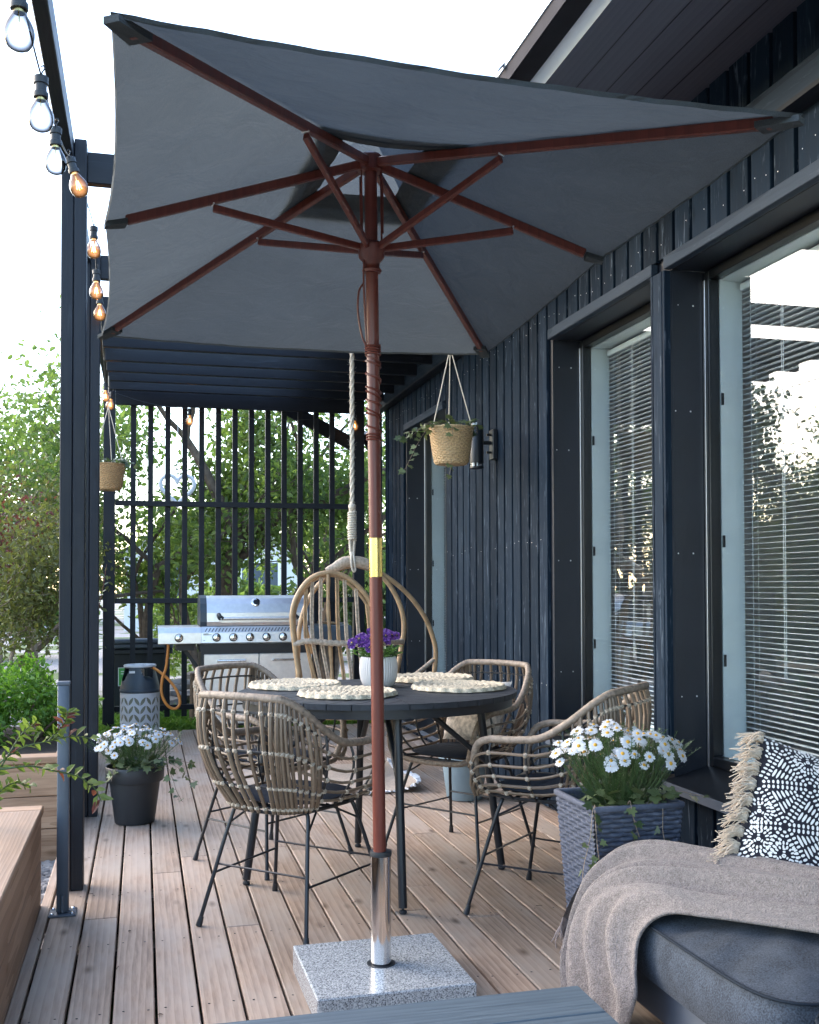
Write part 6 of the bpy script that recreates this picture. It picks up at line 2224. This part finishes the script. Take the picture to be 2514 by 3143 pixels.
# white heart hanging in the tree
b = MB()
pts = []
for k in range(49):
    t = 2*PI*k/48
    pts.append((.165*math.sin(t)**3*1.0 + .33, 10.6, 2.19 + .0105*(13*math.cos(t) - 5*math.cos(2*t) - 2*math.cos(3*t) - math.cos(4*t))))
b.tube(pts[:-1], .021, 9, closed=True); b.tube([(.33, 10.6, 2.23), (.335, 10.6, 2.9)], .0025, 5)
single('hanging_heart', b, M['white'], 'white heart shaped hoop hanging in the apple tree behind the screen', 'ornament', base=(.33, 10.6, 1.99))

# neighbours' houses glimpsed through the leaves
def farhouse(label, x, y, w_, dpt, h, roofm, seed):
    t = thing('neighbour_house', label, 'house', (x, y, -.16))
    b = MB(); b.box(x-w_/2, x+w_/2, y, y+dpt, -.16, h)
    b.add([(x-w_/2, y+.001, h), (x+w_/2, y+.001, h), (x+w_/2, y+dpt, h), (x-w_/2, y+dpt, h), (x, y+.001, h+w_*.28), (x, y+dpt, h+w_*.28)], [(0,1,4), (2,3,5)], 0, False)
    part('wall', b, M['houseplaster'], t)
    b = MB()
    e = .3
    b.bar((x-w_/2-e, y+dpt/2, h-e*.56), (x, y+dpt/2, h+w_*.28+.05), dpt+.6, .08, 0, up=(1, 0, 0)); b.bar((x+w_/2+e, y+dpt/2, h-e*.56), (x, y+dpt/2, h+w_*.28+.05), dpt+.6, .08, 0, up=(-1, 0, 0))
    part('roof', b, roofm, t)
    for wx_ in (-.3, .25):
        f = MB(); f.bbox((x + w_*wx_, y-.01, h*.55), (1.3, .06, 1.5), None, 0, .01); fo = part('window', f, M['white'], t)
        f = MB(); f.box(x + w_*wx_ - .56, x + w_*wx_ + .56, y-.05, y-.042, h*.55-.66, h*.55+.66); part('pane', f, M['slateplastic'], fo)
farhouse('pale rendered neighbour house glimpsed through the apple tree leaves', 2.2, 33, 5.5, 8, 2.3, M['roofgrey'], 1)
farhouse('pale neighbour house far off beyond the left trees', -8.5, 38, 9, 9, 3.6, M['roofgrey'], 2)
# low louvred fence seen between the posts
fe = thing('garden_fence', 'low black horizontally slatted fence seen between the black posts', 'fence', (-.36, 8.2, 0))
b = MB()
for k in range(12): b.bbox((-.40, 8.45, .12 + k*.085), (.02, 1.6, .055), None, 0, .002)
part('slats', b, M['blacky'], fe)
for y in (7.68, 9.2):
    b = MB(); b.bbox((-.424, y, .55), (.024, .07, 1.2), None, 0, .002); part('post', b, M['blackz'], fe)

b = MB(); q = random.Random(77)
for i in range(46):
    x = q.choice((q.uniform(-.33, 1.9), -.0805 + .1245*q.randint(-2, 14) + q.uniform(-.01, .01), q.uniform(-.355, -.30)))
    y = q.uniform(2.2, 7.5)
    if .42 < x < .96 and 2.8 < y < 3.4: continue
    a = q.uniform(0, 6.3)
    if q.random() < .4:
        leafpoly(b, Vector((x, y, .002)), Vector((math.cos(a), math.sin(a), .15)), Vector((0, 0, 1)), q.uniform(.012, .026), q.uniform(.006, .012), .3)
    else:
        P = [(x + t*math.cos(a)*q.uniform(.01, .016), y + t*math.sin(a)*q.uniform(.01, .016), .0022) for t in (0, 1, 2)]
        b.tube(P, .0011, 4)
o = link('leaf_litter', b.mesh('leaf_litter', [M['bark']])); o['kind'] = 'stuff'
